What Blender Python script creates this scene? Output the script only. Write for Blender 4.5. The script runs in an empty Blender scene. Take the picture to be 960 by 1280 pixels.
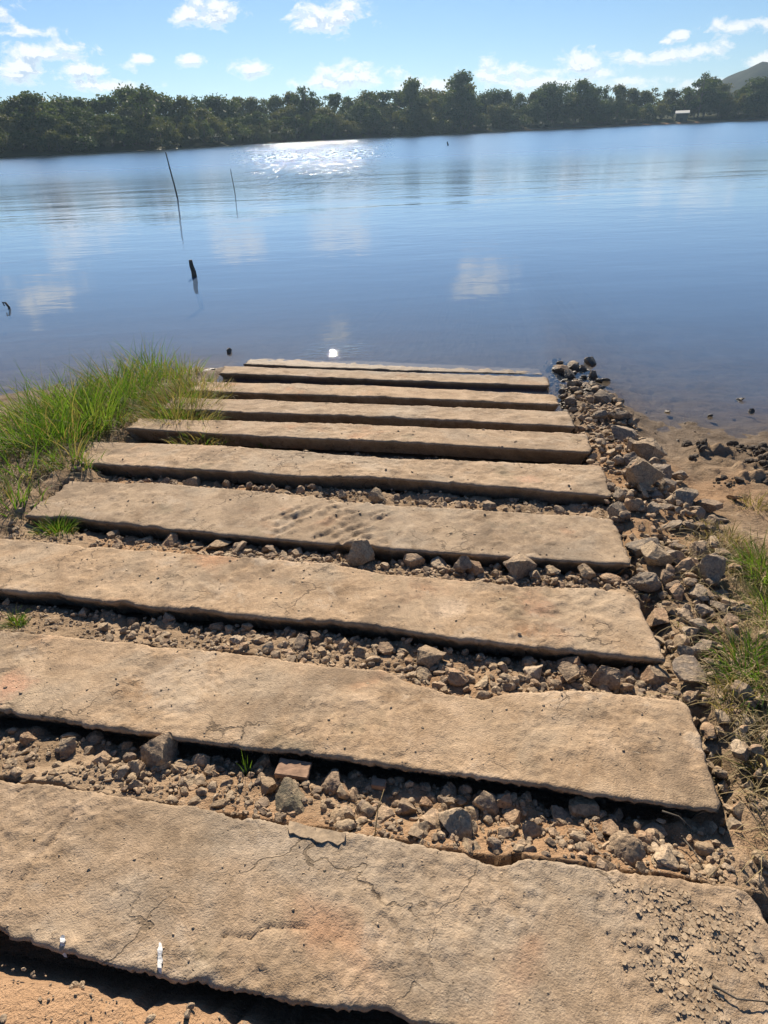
import bpy, math, random
import numpy as np
from mathutils import Matrix, Vector, Euler

random.seed(7)
RNG = np.random.default_rng(11)
scene = bpy.context.scene
COL = scene.collection
R = math.radians

# ------------------------------------------------------------------ camera model (960x1280 photograph)
F_PX, HC, ROLL, CAM_H, ZC = 780.0, 163.0, R(2.45), 1.5, 2.10
PITCH = math.atan((640 - HC) * math.cos(ROLL) / F_PX)
FW = np.array([0, math.cos(PITCH), -math.sin(PITCH)])
_r0 = np.array([1.0, 0, 0]); _u0 = np.array([0, math.sin(PITCH), math.cos(PITCH)])
RT = _r0 * math.cos(ROLL) - _u0 * math.sin(ROLL)
UP = _u0 * math.cos(ROLL) + _r0 * math.sin(ROLL)

def ray(x, y):
    d = FW * F_PX + RT * (x - 480) - UP * (y - 640)
    return d / np.linalg.norm(d)

def azel(x, y):
    d = ray(x, y)
    return math.atan2(d[0], d[1]), math.asin(d[2])

# ramp plane, in ramp coordinates a (across, to the right) and b (down the ramp)
AZ = R(8.913)
GA, GB, Z0 = -0.01247, -0.09677, ZC - CAM_H
CA_, SA_ = math.cos(AZ), math.sin(AZ)

def to_ab(x, y): return x * CA_ - y * SA_, x * SA_ + y * CA_
def to_xy(a, b): return a * CA_ + b * SA_, -a * SA_ + b * CA_
def plane_z(a, b): return Z0 + GA * a + GB * b

def px_plane(px, py, h=0.0):
    d = ray(px, py)
    gx, gy = GA * CA_ + GB * SA_, -GA * SA_ + GB * CA_
    t = (Z0 + h - ZC) / (d[2] - gx * d[0] - gy * d[1])
    return to_ab(d[0] * t, d[1] * t)

def px_z(px, py, z=0.0):
    d = ray(px, py); t = (z - ZC) / d[2]
    return d[0] * t, d[1] * t

def depth_px(a, b):      # metres per photo pixel at a point of the ramp
    x, y = to_xy(a, b)
    return float(np.dot(np.array([x, y, plane_z(a, b) - ZC]), FW)) / F_PX

# ------------------------------------------------------------------ numpy noise
def _h(ix, iy, s):
    n = (ix.astype(np.int64) * 374761393 + iy.astype(np.int64) * 668265263 + s * 2147483647) & 0xFFFFFFFF
    n = ((n ^ (n >> 13)) * 1274126177) & 0xFFFFFFFF
    n = n ^ (n >> 16)
    n = (n * 2246822519) & 0xFFFFFFFF
    n = n ^ (n >> 15)
    return n / 4294967295.0

def pnoise(x, y, s=0):
    x = np.asarray(x, float); y = np.asarray(y, float)
    ix = np.floor(x); iy = np.floor(y); fx = x - ix; fy = y - iy
    def g(dx, dy):
        ang = _h(ix + dx, iy + dy, s) * 2 * np.pi
        return np.cos(ang) * (fx - dx) + np.sin(ang) * (fy - dy)
    u = fx * fx * fx * (fx * (fx * 6 - 15) + 10); v = fy * fy * fy * (fy * (fy * 6 - 15) + 10)
    return 1.4 * ((g(0, 0) * (1 - u) + g(1, 0) * u) * (1 - v) + (g(0, 1) * (1 - u) + g(1, 1) * u) * v)

def fbm(x, y, octv=4, s=0, gain=0.5):
    t = 0; amp = 1.0; f = 1.0
    for k in range(octv):
        t = t + amp * pnoise(x * f, y * f, s + 17 * k); amp *= gain; f *= 2.03
    return t

def sstep(x, lo, hi):
    t = np.clip((x - lo) / (hi - lo), 0, 1); return t * t * (3 - 2 * t)

# ------------------------------------------------------------------ slabs read as pixel outlines -> ramp plane
def poly(pts): 
    q = sorted(px_plane(*p) for p in pts)
    a = np.array([p[0] for p in q]); b = np.array([p[1] for p in q])
    sl = (b[-1] - b[0]) / max(a[-1] - a[0], .01)
    a = np.concatenate([[a[0] - 4], a, [a[-1] + 4]]); b = np.concatenate([[b[0] - 4 * sl], b, [b[-1] + 4 * sl]])
    return lambda x: np.interp(x, a, b)

SLABS_PX = [  # back edge, front edge, right end (back, front), left end a (back, front)
 ([(0,970),(30,975),(175,997),(280,1012),(320,1022),(365,1030),(430,1037),(480,1046),(545,1057),(590,1067),(645,1067),(760,1085),(860,1097),(940,1110)],
  [(0,1170),(75,1190),(130,1205),(220,1225),(300,1240),(370,1255),(480,1270)], (940,1110), None, (-2.45,-2.4)),
 ([(50,792),(160,802),(310,817),(415,832),(480,836),(510,850),(560,866),(605,874),(630,865),(690,860),(780,866),(860,875)],
  [(0,892),(55,897),(125,910),(200,920),(310,935),(410,945),(480,957),(605,972),(730,992),(905,1015)], (860,875), (905,1015), (-2.5,-2.45)),
 ([(0,672),(150,685),(300,695),(425,705),(480,716),(630,730),(790,736)],
  [(0,738),(75,745),(200,760),(320,772),(415,777),(480,785),(580,800),(720,814),(835,827)], (790,736), (835,827), (-2.5,-2.45)),
 ([(50,600),(200,603),(350,615),(480,630),(765,646)],
  [(0,642),(105,650),(270,667),(480,685),(630,696),(792,706)], (765,646), (792,706), (-2.42,-2.40)),
 ([(115,552),(280,556),(480,572),(752,581)],
  [(100,579),(250,587),(375,595),(480,597),(767,620)], (752,581), (767,620), (-2.7,-2.62)),
 ([(175,525),(300,525),(480,531),(735,542)],
  [(170,536),(325,545),(480,551),(740,566)], (735,542), (740,566), (-2.62,-2.6)),
 ([(245,497),(480,505),(712,514)], [(235,512),(480,521),(720,533)], (712,514), (720,533), (-2.6,-2.58)),
 ([(260,477),(480,482),(695,493)], [(255,489),(480,496),(700,506)], (695,493), (700,506), (-2.6,-2.58)),
 ([(280,457),(480,464),(685,471)], [(275,466),(480,474.5),(687,482)], (685,471), (687,482), (-2.6,-2.55)),
 ([(310,448),(480,452),(675,461)], [(300,455),(480,462),(680,468)], (675,461), (680,468), (-2.45,-2.43)),
]
SL = []
for back, front, rb, rf, la in SLABS_PX:
    ab_b = px_plane(*rb)
    ab_f = px_plane(*rf) if rf else (0.745, ab_b[1] - 0.40)
    SL.append(dict(B=poly(back), F=poly(front), ar=(ab_f[0], ab_b[0]), al=(la[1], la[0])))
# keep every slab a real slab: at least 0.24 m deep, never overlapping the next
THICK = 0.125

# soil level in the gaps (near the slab before / under the slab after)
GAP = [(-0.012, -0.070), (-0.022, -0.070), (-0.028, -0.072), (-0.055, -0.085), (-0.10, -0.12), (-0.11, -0.12), (-0.11, -0.12), (-0.11, -0.12), (-0.12, -0.12)]

# far shore: photo pixel column -> distance
SHORE = [(-420, 150), (-150, 168), (0, 180), (125, 185), (250, 200), (300, 222), (480, 262), (620, 290), (700, 305), (895, 340), (960, 345), (1150, 350), (1500, 340)]
_sx, _sy = [], []
for px, D in SHORE:
    az, _ = azel(px, HC + (480 - px) * math.tan(ROLL))
    _sx.append(D * math.sin(az)); _sy.append(D * math.cos(az))
_sx = [-900] + _sx + [900]; _sy = [120] + _sy + [330]
def y_shore(x): return np.interp(x, _sx, _sy) + 3.0 * pnoise(np.asarray(x) * 0.05, np.asarray(x) * 0 + 3.3, 5)

HILL_AZ, _ = azel(952, 90)
HX, HY = 850 * math.sin(HILL_AZ), 850 * math.cos(HILL_AZ)

def terrain(a, b):
    a = np.asarray(a, float); b = np.asarray(b, float)
    ac = np.clip(a, -12, 12); bc = np.clip(b, -6, 400)
    base = Z0 + GA * ac + GB * bc
    n1 = fbm(a * 2.1, b * 2.1, 4, 3); n2 = fbm(a * 9, b * 9, 4, 9); n3 = fbm(a * 33, b * 33, 3, 21)
    # ramp bed
    h = np.full(a.shape, -0.15)
    h = np.where(b > SL[9]['B'](a), -0.14 + 0.01 * n2, h)
    t0 = SL[0]['F'](a) - b
    h = np.where(t0 > 0, -0.13 + (0.130 + 0.02 * n1) * sstep(t0 + 0.02 * n2, 0.01, 0.06), h)
    for i in range(9):
        b0 = SL[i]['B'](a); b1 = SL[i + 1]['F'](a)
        m = (b > b0) & (b < b1)
        t = np.clip((b - b0) / np.maximum(b1 - b0, .02), 0, 1)
        hn, hf = GAP[i]
        hn2 = hn + 0.03 * n1 * (i < 4) - (0.016 if i in (1, 2) else 0.0) * sstep(a, -1.2, 0.0)
        h = np.where(m, hn2 + (hf - hn2) * t ** 0.8 + 0.022 * n2 * (0.3 + t), h)
    h = h + np.where(h > -0.149, 0.006 * n3, 0)
    # right bank, with the mound of tipped rock along the slabs' ends
    heap = sstep(a, 0.72, 0.9) * (1 - sstep(a, 1.15, 1.45))
    heap = heap * sstep(b, 0.9, 1.6) * (1 - sstep(b, 6.2, 7.0) * 0.6)
    hr = -0.10 + 0.065 * heap + 0.03 * n1 + 0.012 * n2 + 0.004 * n3
    hr = hr - 0.05 * sstep(b, 4.3, 5.6) * sstep(a, 1.3, 2.2)
    lump = sstep(a, 1.45, 1.7) * (1 - sstep(a, 2.3, 2.6)) * sstep(b, 3.5, 3.7) * (1 - sstep(b, 4.25, 4.45))
    hr = hr + lump * (0.02 + 0.09 * np.maximum(fbm(a * 6, b * 6, 3, 40), 0))
    hr = hr + 0.05 * sstep(a, 1.4, 2.4) * (1 - sstep(b, 2.6, 3.6))
    w = sstep(a, 0.73, 0.84)
    h = h * (1 - w) + hr * w
    hl = -0.045 - 0.055 * np.clip(-(a + 2.9), -0.4, 4) + 0.03 * n1 + 0.012 * n2
    hl = hl + 0.05 * (1 - sstep(b, 3.0, 3.9)) * (1 - sstep(-a, 3.0, 3.8))
    hl = hl * (1 - sstep(b, 6.2, 7.2)) + (-0.145) * sstep(b, 6.2, 7.2)
    w = sstep(-a + .13 * sstep(b, 2.35, 2.55) * (1 - sstep(b, 3.3, 3.5)), 2.46, 2.66)
    h = h * (1 - w) + hl * w
    z = base + h
    # lake bed
    z = np.where(z < -2.2, -2.2 - 0.6 * np.tanh((-2.2 - z) / 2), z)
    x, y = to_xy(a, b)
    # the far shore and the hill behind it
    dy = y - y_shore(x)
    zf = np.where(dy < 2, dy * 0.25, 0.5 + 0.02 * (dy - 2) + 1.2 * sstep(dy, 2, 14))
    zf = np.minimum(zf, 9) + np.where(dy > 20, 1.0 * pnoise(x * .02, y * .02, 77), 0)
    rr = np.hypot((x - HX) / 52, (y - HY) / 80)
    zf = zf + 35 * np.exp(-rr ** 1.8) * (1 + 0.14 * fbm(x / 40, y / 40, 4, 4)) * (dy > 200)
    far = y > 90
    z = np.where(far, np.maximum(z, np.maximum(zf, -2.8)), z)
    return z

# ------------------------------------------------------------------ mesh helpers
def mesh_obj(name, verts, faces, mat, parent=None, smooth=True, loc=(0, 0, 0)):
    me = bpy.data.meshes.new(name)
    me.from_pydata([tuple(v) for v in verts] if not isinstance(verts, list) else verts, [], faces)
    if smooth:
        me.polygons.foreach_set('use_smooth', [True] * len(me.polygons))
    if mat is not None:
        for m in (mat if isinstance(mat, (list, tuple)) else [mat]): me.materials.append(m)
    me.update()
    o = bpy.data.objects.new(name, me); COL.objects.link(o)
    o.location = loc
    if parent is not None: o.parent = parent
    return o

def tag(o, label=None, cat=None, group=None, kind=None):
    if label: o['label'] = label
    if cat: o['category'] = cat
    if group: o['group'] = group
    if kind: o['kind'] = kind
    return o

def empty(name, loc=(0, 0, 0)):
    o = bpy.data.objects.new(name, None); COL.objects.link(o); o.location = loc
    o.empty_display_size = 0.1
    return o

def grid_faces(nu, nv):
    i = np.arange(nu - 1)[:, None] * nv + np.arange(nv - 1)[None, :]
    f = np.stack([i, i + nv, i + nv + 1, i + 1], -1).reshape(-1, 4)
    return f.tolist()

def tube(path, radii, n=7, cap=True):
    vs, fs = [], []
    P = [Vector(p) for p in path]
    for k, p in enumerate(P):
        d = (P[min(k + 1, len(P) - 1)] - P[max(k - 1, 0)]).normalized()
        u = d.orthogonal().normalized(); v = d.cross(u)
        for j in range(n):
            t = 2 * math.pi * j / n
            vs.append(tuple(p + (u * math.cos(t) + v * math.sin(t)) * radii[k]))
    for k in range(len(P) - 1):
        for j in range(n):
            fs.append((k * n + j, k * n + (j + 1) % n, (k + 1) * n + (j + 1) % n, (k + 1) * n + j))
    if cap:
        fs.append(tuple(range(n))[::-1]); fs.append(tuple(range((len(P) - 1) * n, len(P) * n)))
    return vs, fs

def merge(parts):
    V, Fc = [], []
    for v, f in parts:
        o = len(V); V.extend(v); Fc.extend([tuple(i + o for i in q) for q in f])
    return V, Fc

# ------------------------------------------------------------------ materials
class NT:
    def __init__(s, tree): s.t = tree; s.n = tree.nodes; s.l = tree.links
    def new(s, typ, **kw):
        n = s.n.new(typ)
        for k, v in kw.items(): setattr(n, k, v)
        return n
    def set(s, sock, v):
        if hasattr(v, 'is_linked') or isinstance(v, bpy.types.NodeSocket): s.l.new(v, sock)
        else: sock.default_value = v
    def math(s, op, a, b=None, c=None, clamp=False):
        n = s.new('ShaderNodeMath', operation=op, use_clamp=clamp)
        s.set(n.inputs[0], a)
        if b is not None: s.set(n.inputs[1], b)
        if c is not None: s.set(n.inputs[2], c)
        return n.outputs[0]
    def vmath(s, op, a, b=None):
        n = s.new('ShaderNodeVectorMath', operation=op)
        s.set(n.inputs[0], a)
        if b is not None: s.set(n.inputs[1], b)
        return n.outputs['Value'] if op in ('LENGTH', 'DOT_PRODUCT') else n.outputs[0]
    def noise(s, vec, scale, detail=5, rough=0.55, dist=0.0):
        n = s.new('ShaderNodeTexNoise'); s.l.new(vec, n.inputs['Vector'])
        n.inputs['Scale'].default_value = scale; n.inputs['Detail'].default_value = detail
        n.inputs['Roughness'].default_value = rough; n.inputs['Distortion'].default_value = dist
        return n.outputs[0]
    def ramp(s, fac, stops):
        n = s.new('ShaderNodeValToRGB'); s.l.new(fac, n.inputs[0])
        e = n.color_ramp.elements
        while len(e) < len(stops): e.new(0.5)
        for el, (p, c) in zip(e, stops):
            el.position = p; el.color = (*c, 1) if len(c) == 3 else c
        return n.outputs[0]
    def fit(s, v, lo, hi, a=0.0, b=1.0):
        n = s.new('ShaderNodeMapRange', interpolation_type='SMOOTHSTEP'); s.set(n.inputs[0], v)
        n.inputs[1].default_value = lo; n.inputs[2].default_value = hi
        n.inputs[3].default_value = a; n.inputs[4].default_value = b
        return n.outputs[0]
    def mix(s, fac, a, b, blend='MIX'):
        n = s.new('ShaderNodeMix', data_type='RGBA', blend_type=blend); s.set(n.inputs[0], fac)
        for sk, v in ((n.inputs[6], a), (n.inputs[7], b)):
            if isinstance(v, bpy.types.NodeSocket): s.l.new(v, sk)
            else: sk.default_value = (*v, 1)
        return n.outputs[2]
    def bump(s, hgt, strength, dist, normal=None):
        n = s.new('ShaderNodeBump'); s.l.new(hgt, n.inputs['Height'])
        n.inputs['Strength'].default_value = strength; n.inputs['Distance'].default_value = dist
        if normal is not None: s.l.new(normal, n.inputs['Normal'])
        return n.outputs[0]

def material(name):
    m = bpy.data.materials.new(name); m.use_nodes = True
    t = NT(m.node_tree)
    for n in list(t.n):
        if n.type != 'OUTPUT_MATERIAL': t.n.remove(n)
    out = [n for n in t.n if n.type == 'OUTPUT_MATERIAL'][0]
    return m, t, out

def principled(t, out, color, rough=0.85, normal=None, spec=0.3):
    p = t.new('ShaderNodeBsdfPrincipled')
    if isinstance(color, bpy.types.NodeSocket): t.l.new(color, p.inputs['Base Color'])
    else: p.inputs['Base Color'].default_value = (*color, 1)
    t.set(p.inputs['Roughness'], rough)
    p.inputs['Specular IOR Level'].default_value = spec
    if normal is not None: t.l.new(normal, p.inputs['Normal'])
    t.l.new(p.outputs[0], out.inputs['Surface'])
    return p

def geo_pos(t): return t.new('ShaderNodeNewGeometry').outputs['Position']

def mat_concrete():
    m, t, out = material('dusty_concrete'); P = geo_pos(t)
    big = t.noise(P, 1.7, 5, .6, .4); mid = t.noise(P, 6.5, 6, .62, .6); fine = t.noise(P, 45, 5, .65); grit = t.noise(P, 190, 3, .6)
    c = t.ramp(mid, [(.28, (.225, .155, .090)), (.44, (.355, .258, .162)), (.58, (.415, .308, .200)), (.76, (.52, .40, .275))])
    grey = t.fit(big, .50, .64); c = t.mix(t.math('MULTIPLY', grey, .5), c, (.35, .30, .225))
    red = t.fit(t.noise(P, 2.3, 3, .5, .3), .60, .72); c = t.mix(t.math('MULTIPLY', red, .55), c, (.44, .235, .125))
    warp = t.math('MULTIPLY', t.math('SUBTRACT', t.noise(P, 8, 5, .7), .5), .22)
    for spx, rad, col in (((668, 752), .12, (.46, .26, .16)), ((12, 858), .10, (.50, .27, .17)), ((185, 862), .13, (.30, .19, .10)), ((440, 650), .16, (.22, .155, .095)), ((660, 600), .09, (.47, .29, .19)), ((560, 760), .10, (.55, .44, .32))):
        sa, sb = px_plane(*spx); wx, wy = to_xy(sa, sb)
        d = t.math('ADD', t.vmath('LENGTH', t.vmath('SUBTRACT', t.vmath('MULTIPLY', P, (1, 1, 0)), (wx, wy, 0))), warp)
        c = t.mix(t.fit(d, rad, rad * .3, 0, .62), c, col)
    olive = t.fit(t.noise(t.vmath('ADD', P, (4.2, 1.7, 0)), 3.1, 5, .65), .58, .70); c = t.mix(t.math('MULTIPLY', olive, .5), c, (.215, .185, .120))
    mott = t.fit(t.noise(P, 70, 6, .75), .30, .70, .78, 1.18)
    cm = t.new('ShaderNodeCombineColor'); [t.l.new(mott, cm.inputs[k]) for k in range(3)]
    c = t.mix(1.0, c, cm.outputs[0], 'MULTIPLY')
    oi = t.new('ShaderNodeObjectInfo'); tone = t.ramp(oi.outputs['Random'], [(0, (.90, .90, .92)), (.4, (1.05, 1.0, .97)), (.7, (.95, .94, .96)), (1, (1.11, 1.05, 1.0))])
    c = t.mix(1.0, c, tone, 'MULTIPLY')
    stain = t.fit(t.noise(t.vmath('ADD', P, (7.7, 2.9, 0)), 2.6, 7, .7, .8), .50, .64); c = t.mix(t.math('MULTIPLY', stain, .62), c, (.205, .150, .098))
    smear = t.fit(t.noise(t.vmath('MULTIPLY', t.vmath('ADD', P, (1.3, 5.9, 0)), (4.5, 9.5, 6)), 1.0, 7, .75, 1.1), .55, .68); c = t.mix(t.math('MULTIPLY', smear, .5), c, (.165, .115, .07)); pale = t.fit(t.noise(t.vmath('ADD', P, (3.1, 0.4, 0)), 3.4, 6, .68, .5), .56, .66); c = t.mix(t.math('MULTIPLY', pale, .45), c, (.56, .45, .33))
    vc = t.new('ShaderNodeTexVoronoi', feature='DISTANCE_TO_EDGE'); vc.inputs['Scale'].default_value = 2.1
    wv = t.new('ShaderNodeTexNoise'); t.l.new(P, wv.inputs['Vector']); wv.inputs['Scale'].default_value = 7; wv.inputs['Detail'].default_value = 6
    t.l.new(t.vmath('ADD', P, t.vmath('MULTIPLY', wv.outputs['Color'], (.35, .35, .35))), vc.inputs['Vector'])
    crack = t.math('MULTIPLY', t.fit(vc.outputs['Distance'], .004, .013, 1, 0), t.fit(t.noise(P, 1.9, 3, .5), .52, .62))
    c = t.mix(t.math('MULTIPLY', crack, .7), c, (.10, .072, .045))
    white = t.fit(t.noise(P, 21, 6, .72, .5), .63, .73); c = t.mix(t.math('MULTIPLY', white, .5), c, (.60, .51, .39))
    pits = t.fit(t.noise(P, 75, 2, .5), .22, .34, 1, 0)
    c = t.mix(t.math('MULTIPLY', pits, .6), c, (.12, .085, .05))
    fibre = t.noise(P, 420, 2, .5)
    hgt = t.math('ADD', t.math('MULTIPLY', fine, .50), t.math('MULTIPLY', grit, .62)); hgt = t.math('ADD', hgt, t.math('MULTIPLY', fibre, .14))
    hgt = t.math('ADD', hgt, t.math('MULTIPLY', mid, .12))
    clay = t.fit(t.noise(t.vmath('ADD', P, (2.2, 8.1, 0)), 9, 7, .74, .25), .54, .66); hgt = t.math('ADD', hgt, t.math('MULTIPLY', clay, .22)); c = t.mix(t.math('MULTIPLY', clay, .4), c, (.26, .185, .115))
    sand = t.fit(t.noise(t.vmath('ADD', P, (9.1, 3.3, 0)), 4.2, 6, .7, .3), .52, .60); c = t.mix(t.math('MULTIPLY', sand, .35), c, (.50, .37, .24))
    hgt = t.math('SUBTRACT', hgt, t.math('MULTIPLY', pits, .35)); hgt = t.math('SUBTRACT', hgt, t.math('MULTIPLY', crack, .5))
    z = t.new('ShaderNodeSeparateXYZ'); t.l.new(P, z.inputs[0])
    wet = t.fit(z.outputs[2], .012, .05, 1, 0)
    c = t.mix(t.math('MULTIPLY', wet, .55), c, (.10, .075, .05))
    principled(t, out, c, t.math('SUBTRACT', .9, t.math('MULTIPLY', wet, .25)), t.bump(hgt, .6, .012), .25)
    return m

def mat_soil():
    m, t, out = material('bank_soil'); P = geo_pos(t)
    big = t.noise(P, .9, 4, .55, .3); mid = t.noise(P, 5, 6, .65, .4); fine = t.noise(P, 38, 5, .7); grit = t.noise(P, 160, 3, .6)
    c = t.ramp(mid, [(.3, (.19, .135, .085)), (.5, (.33, .235, .150)), (.7, (.44, .325, .215))])
    c = t.mix(t.math('MULTIPLY', t.fit(big, .50, .66), .7), c, (.42, .255, .14))
    c = t.mix(t.math('MULTIPLY', t.fit(fine, .55, .7), .5), c, (.55, .43, .30))
    c = t.mix(t.math('MULTIPLY', t.fit(fine, .42, .3), .6), c, (.12, .08, .05))
    z = t.new('ShaderNodeSeparateXYZ'); t.l.new(P, z.inputs[0])
    clay = t.math('MULTIPLY', t.fit(z.outputs[1], 1.12, .95), t.fit(z.outputs[0], -.1, -.45)); c = t.mix(t.math('MULTIPLY', clay, .6), c, (.47, .28, .155))
    wet = t.fit(t.math('ADD', z.outputs[2], t.math('MULTIPLY', mid, .06)), .03, .25, 1, 0)
    c = t.mix(t.math('MULTIPLY', wet, .72), c, (.115, .09, .066))
    deep = t.fit(z.outputs[2], -.1, -1.2); c = t.mix(deep, c, (.10, .095, .075))
    farm = t.fit(z.outputs[1], 80, 100)
    fc = t.ramp(t.noise(P, .06, 4, .6), [(.35, (.035, .045, .02)), (.55, (.055, .06, .028)), (.75, (.07, .06, .035))])
    # bare red earth only at the very foot of the far bank
    fc = t.mix(t.math('MULTIPLY', t.fit(z.outputs[2], .7, .2), t.fit(z.outputs[0], 40, 70)), fc, (.23, .135, .085))
    hillc = t.ramp(t.noise(P, .06, 6, .7), [(.40, (.010, .015, .009)), (.6, (.030, .036, .020))])
    fc = t.mix(t.fit(z.outputs[2], 8.5, 13), fc, hillc)
    c = t.mix(farm, c, fc)
    hgt = t.math('ADD', fine, t.math('MULTIPLY', grit, .4)); hgt = t.math('ADD', hgt, t.math('MULTIPLY', mid, 1.5))
    principled(t, out, c, t.math('SUBTRACT', .95, t.math('MULTIPLY', wet, .45)), t.bump(hgt, .9, .02), .04)
    return m

def mat_rock(name, stops, wetlook=False):
    m, t, out = material(name)
    oi = t.new('ShaderNodeObjectInfo'); tc = t.new('ShaderNodeTexCoord'); P = geo_pos(t)
    mid = t.noise(P, 26, 6, .65, .5); fine = t.noise(P, 110, 5, .7); 
    gi = t.new('ShaderNodeNewGeometry'); c = t.ramp(t.math('FRACT', t.math('ADD', oi.outputs['Random'], gi.outputs['Random Per Island'])), stops)
    dust = t.fit(mid, .36, .66); c2 = t.mix(.55, c, (.50, .365, .225)); c = t.mix(dust, c, c2)
    c = t.mix(t.math('MULTIPLY', t.fit(t.noise(P, 60, 4, .7), .5, .68), .55), c, (.13, .10, .075))
    mott = t.fit(fine, .3, .7, .68, 1.3)
    cm = t.new('ShaderNodeCombineColor'); [t.l.new(mott, cm.inputs[k]) for k in range(3)]
    c = t.mix(1.0, c, cm.outputs[0], 'MULTIPLY')
    z = t.new('ShaderNodeSeparateXYZ'); t.l.new(P, z.inputs[0])
    wet = t.fit(z.outputs[2], .02, .07, 1, 0); c = t.mix(t.math('MULTIPLY', wet, .75), c, (.03, .026, .022))
    hgt = t.math('ADD', mid, t.math('MULTIPLY', fine, .45))
    principled(t, out, c, t.math('SUBTRACT', .88, t.math('MULTIPLY', wet, .45)), t.bump(hgt, .9, .011), .3)
    return m

def mat_leaf(name, stops, transl=.45, scale=3.0, rough=.6):
    m, t, out = material(name); P = geo_pos(t)
    oi = t.new('ShaderNodeObjectInfo')
    v = t.math('ADD', t.math('MULTIPLY', t.noise(P, scale, 3, .6), .75), t.math('MULTIPLY', oi.outputs['Random'], .35))
    gi = t.new('ShaderNodeNewGeometry')
    v = t.math('ADD', v, t.math('MULTIPLY', t.math('SUBTRACT', gi.outputs['Random Per Island'], .5), .35))
    c = t.ramp(v, stops)
    p = t.new('ShaderNodeBsdfPrincipled'); t.l.new(c, p.inputs['Base Color']); p.inputs['Roughness'].default_value = rough
    p.inputs['Specular IOR Level'].default_value = .12
    tr = t.new('ShaderNodeBsdfTranslucent'); t.l.new(t.mix(1.0, c, (1.25, 1.3, .6), 'MULTIPLY'), tr.inputs[0])
    mx = t.new('ShaderNodeMixShader'); mx.inputs[0].default_value = transl
    t.l.new(p.outputs[0], mx.inputs[1]); t.l.new(tr.outputs[0], mx.inputs[2]); t.l.new(mx.outputs[0], out.inputs['Surface'])
    return m

def mat_plain(name, col, rough=.8, var=.25, scale=30, bump=.006):
    m, t, out = material(name); P = geo_pos(t)
    n = t.noise(P, scale, 5, .65)
    d = tuple(x * (1 - var) for x in col); l = tuple(min(1, x * (1 + var)) for x in col)
    principled(t, out, t.ramp(n, [(.3, d), (.7, l)]), rough, t.bump(n, .6, bump))
    return m

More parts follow.
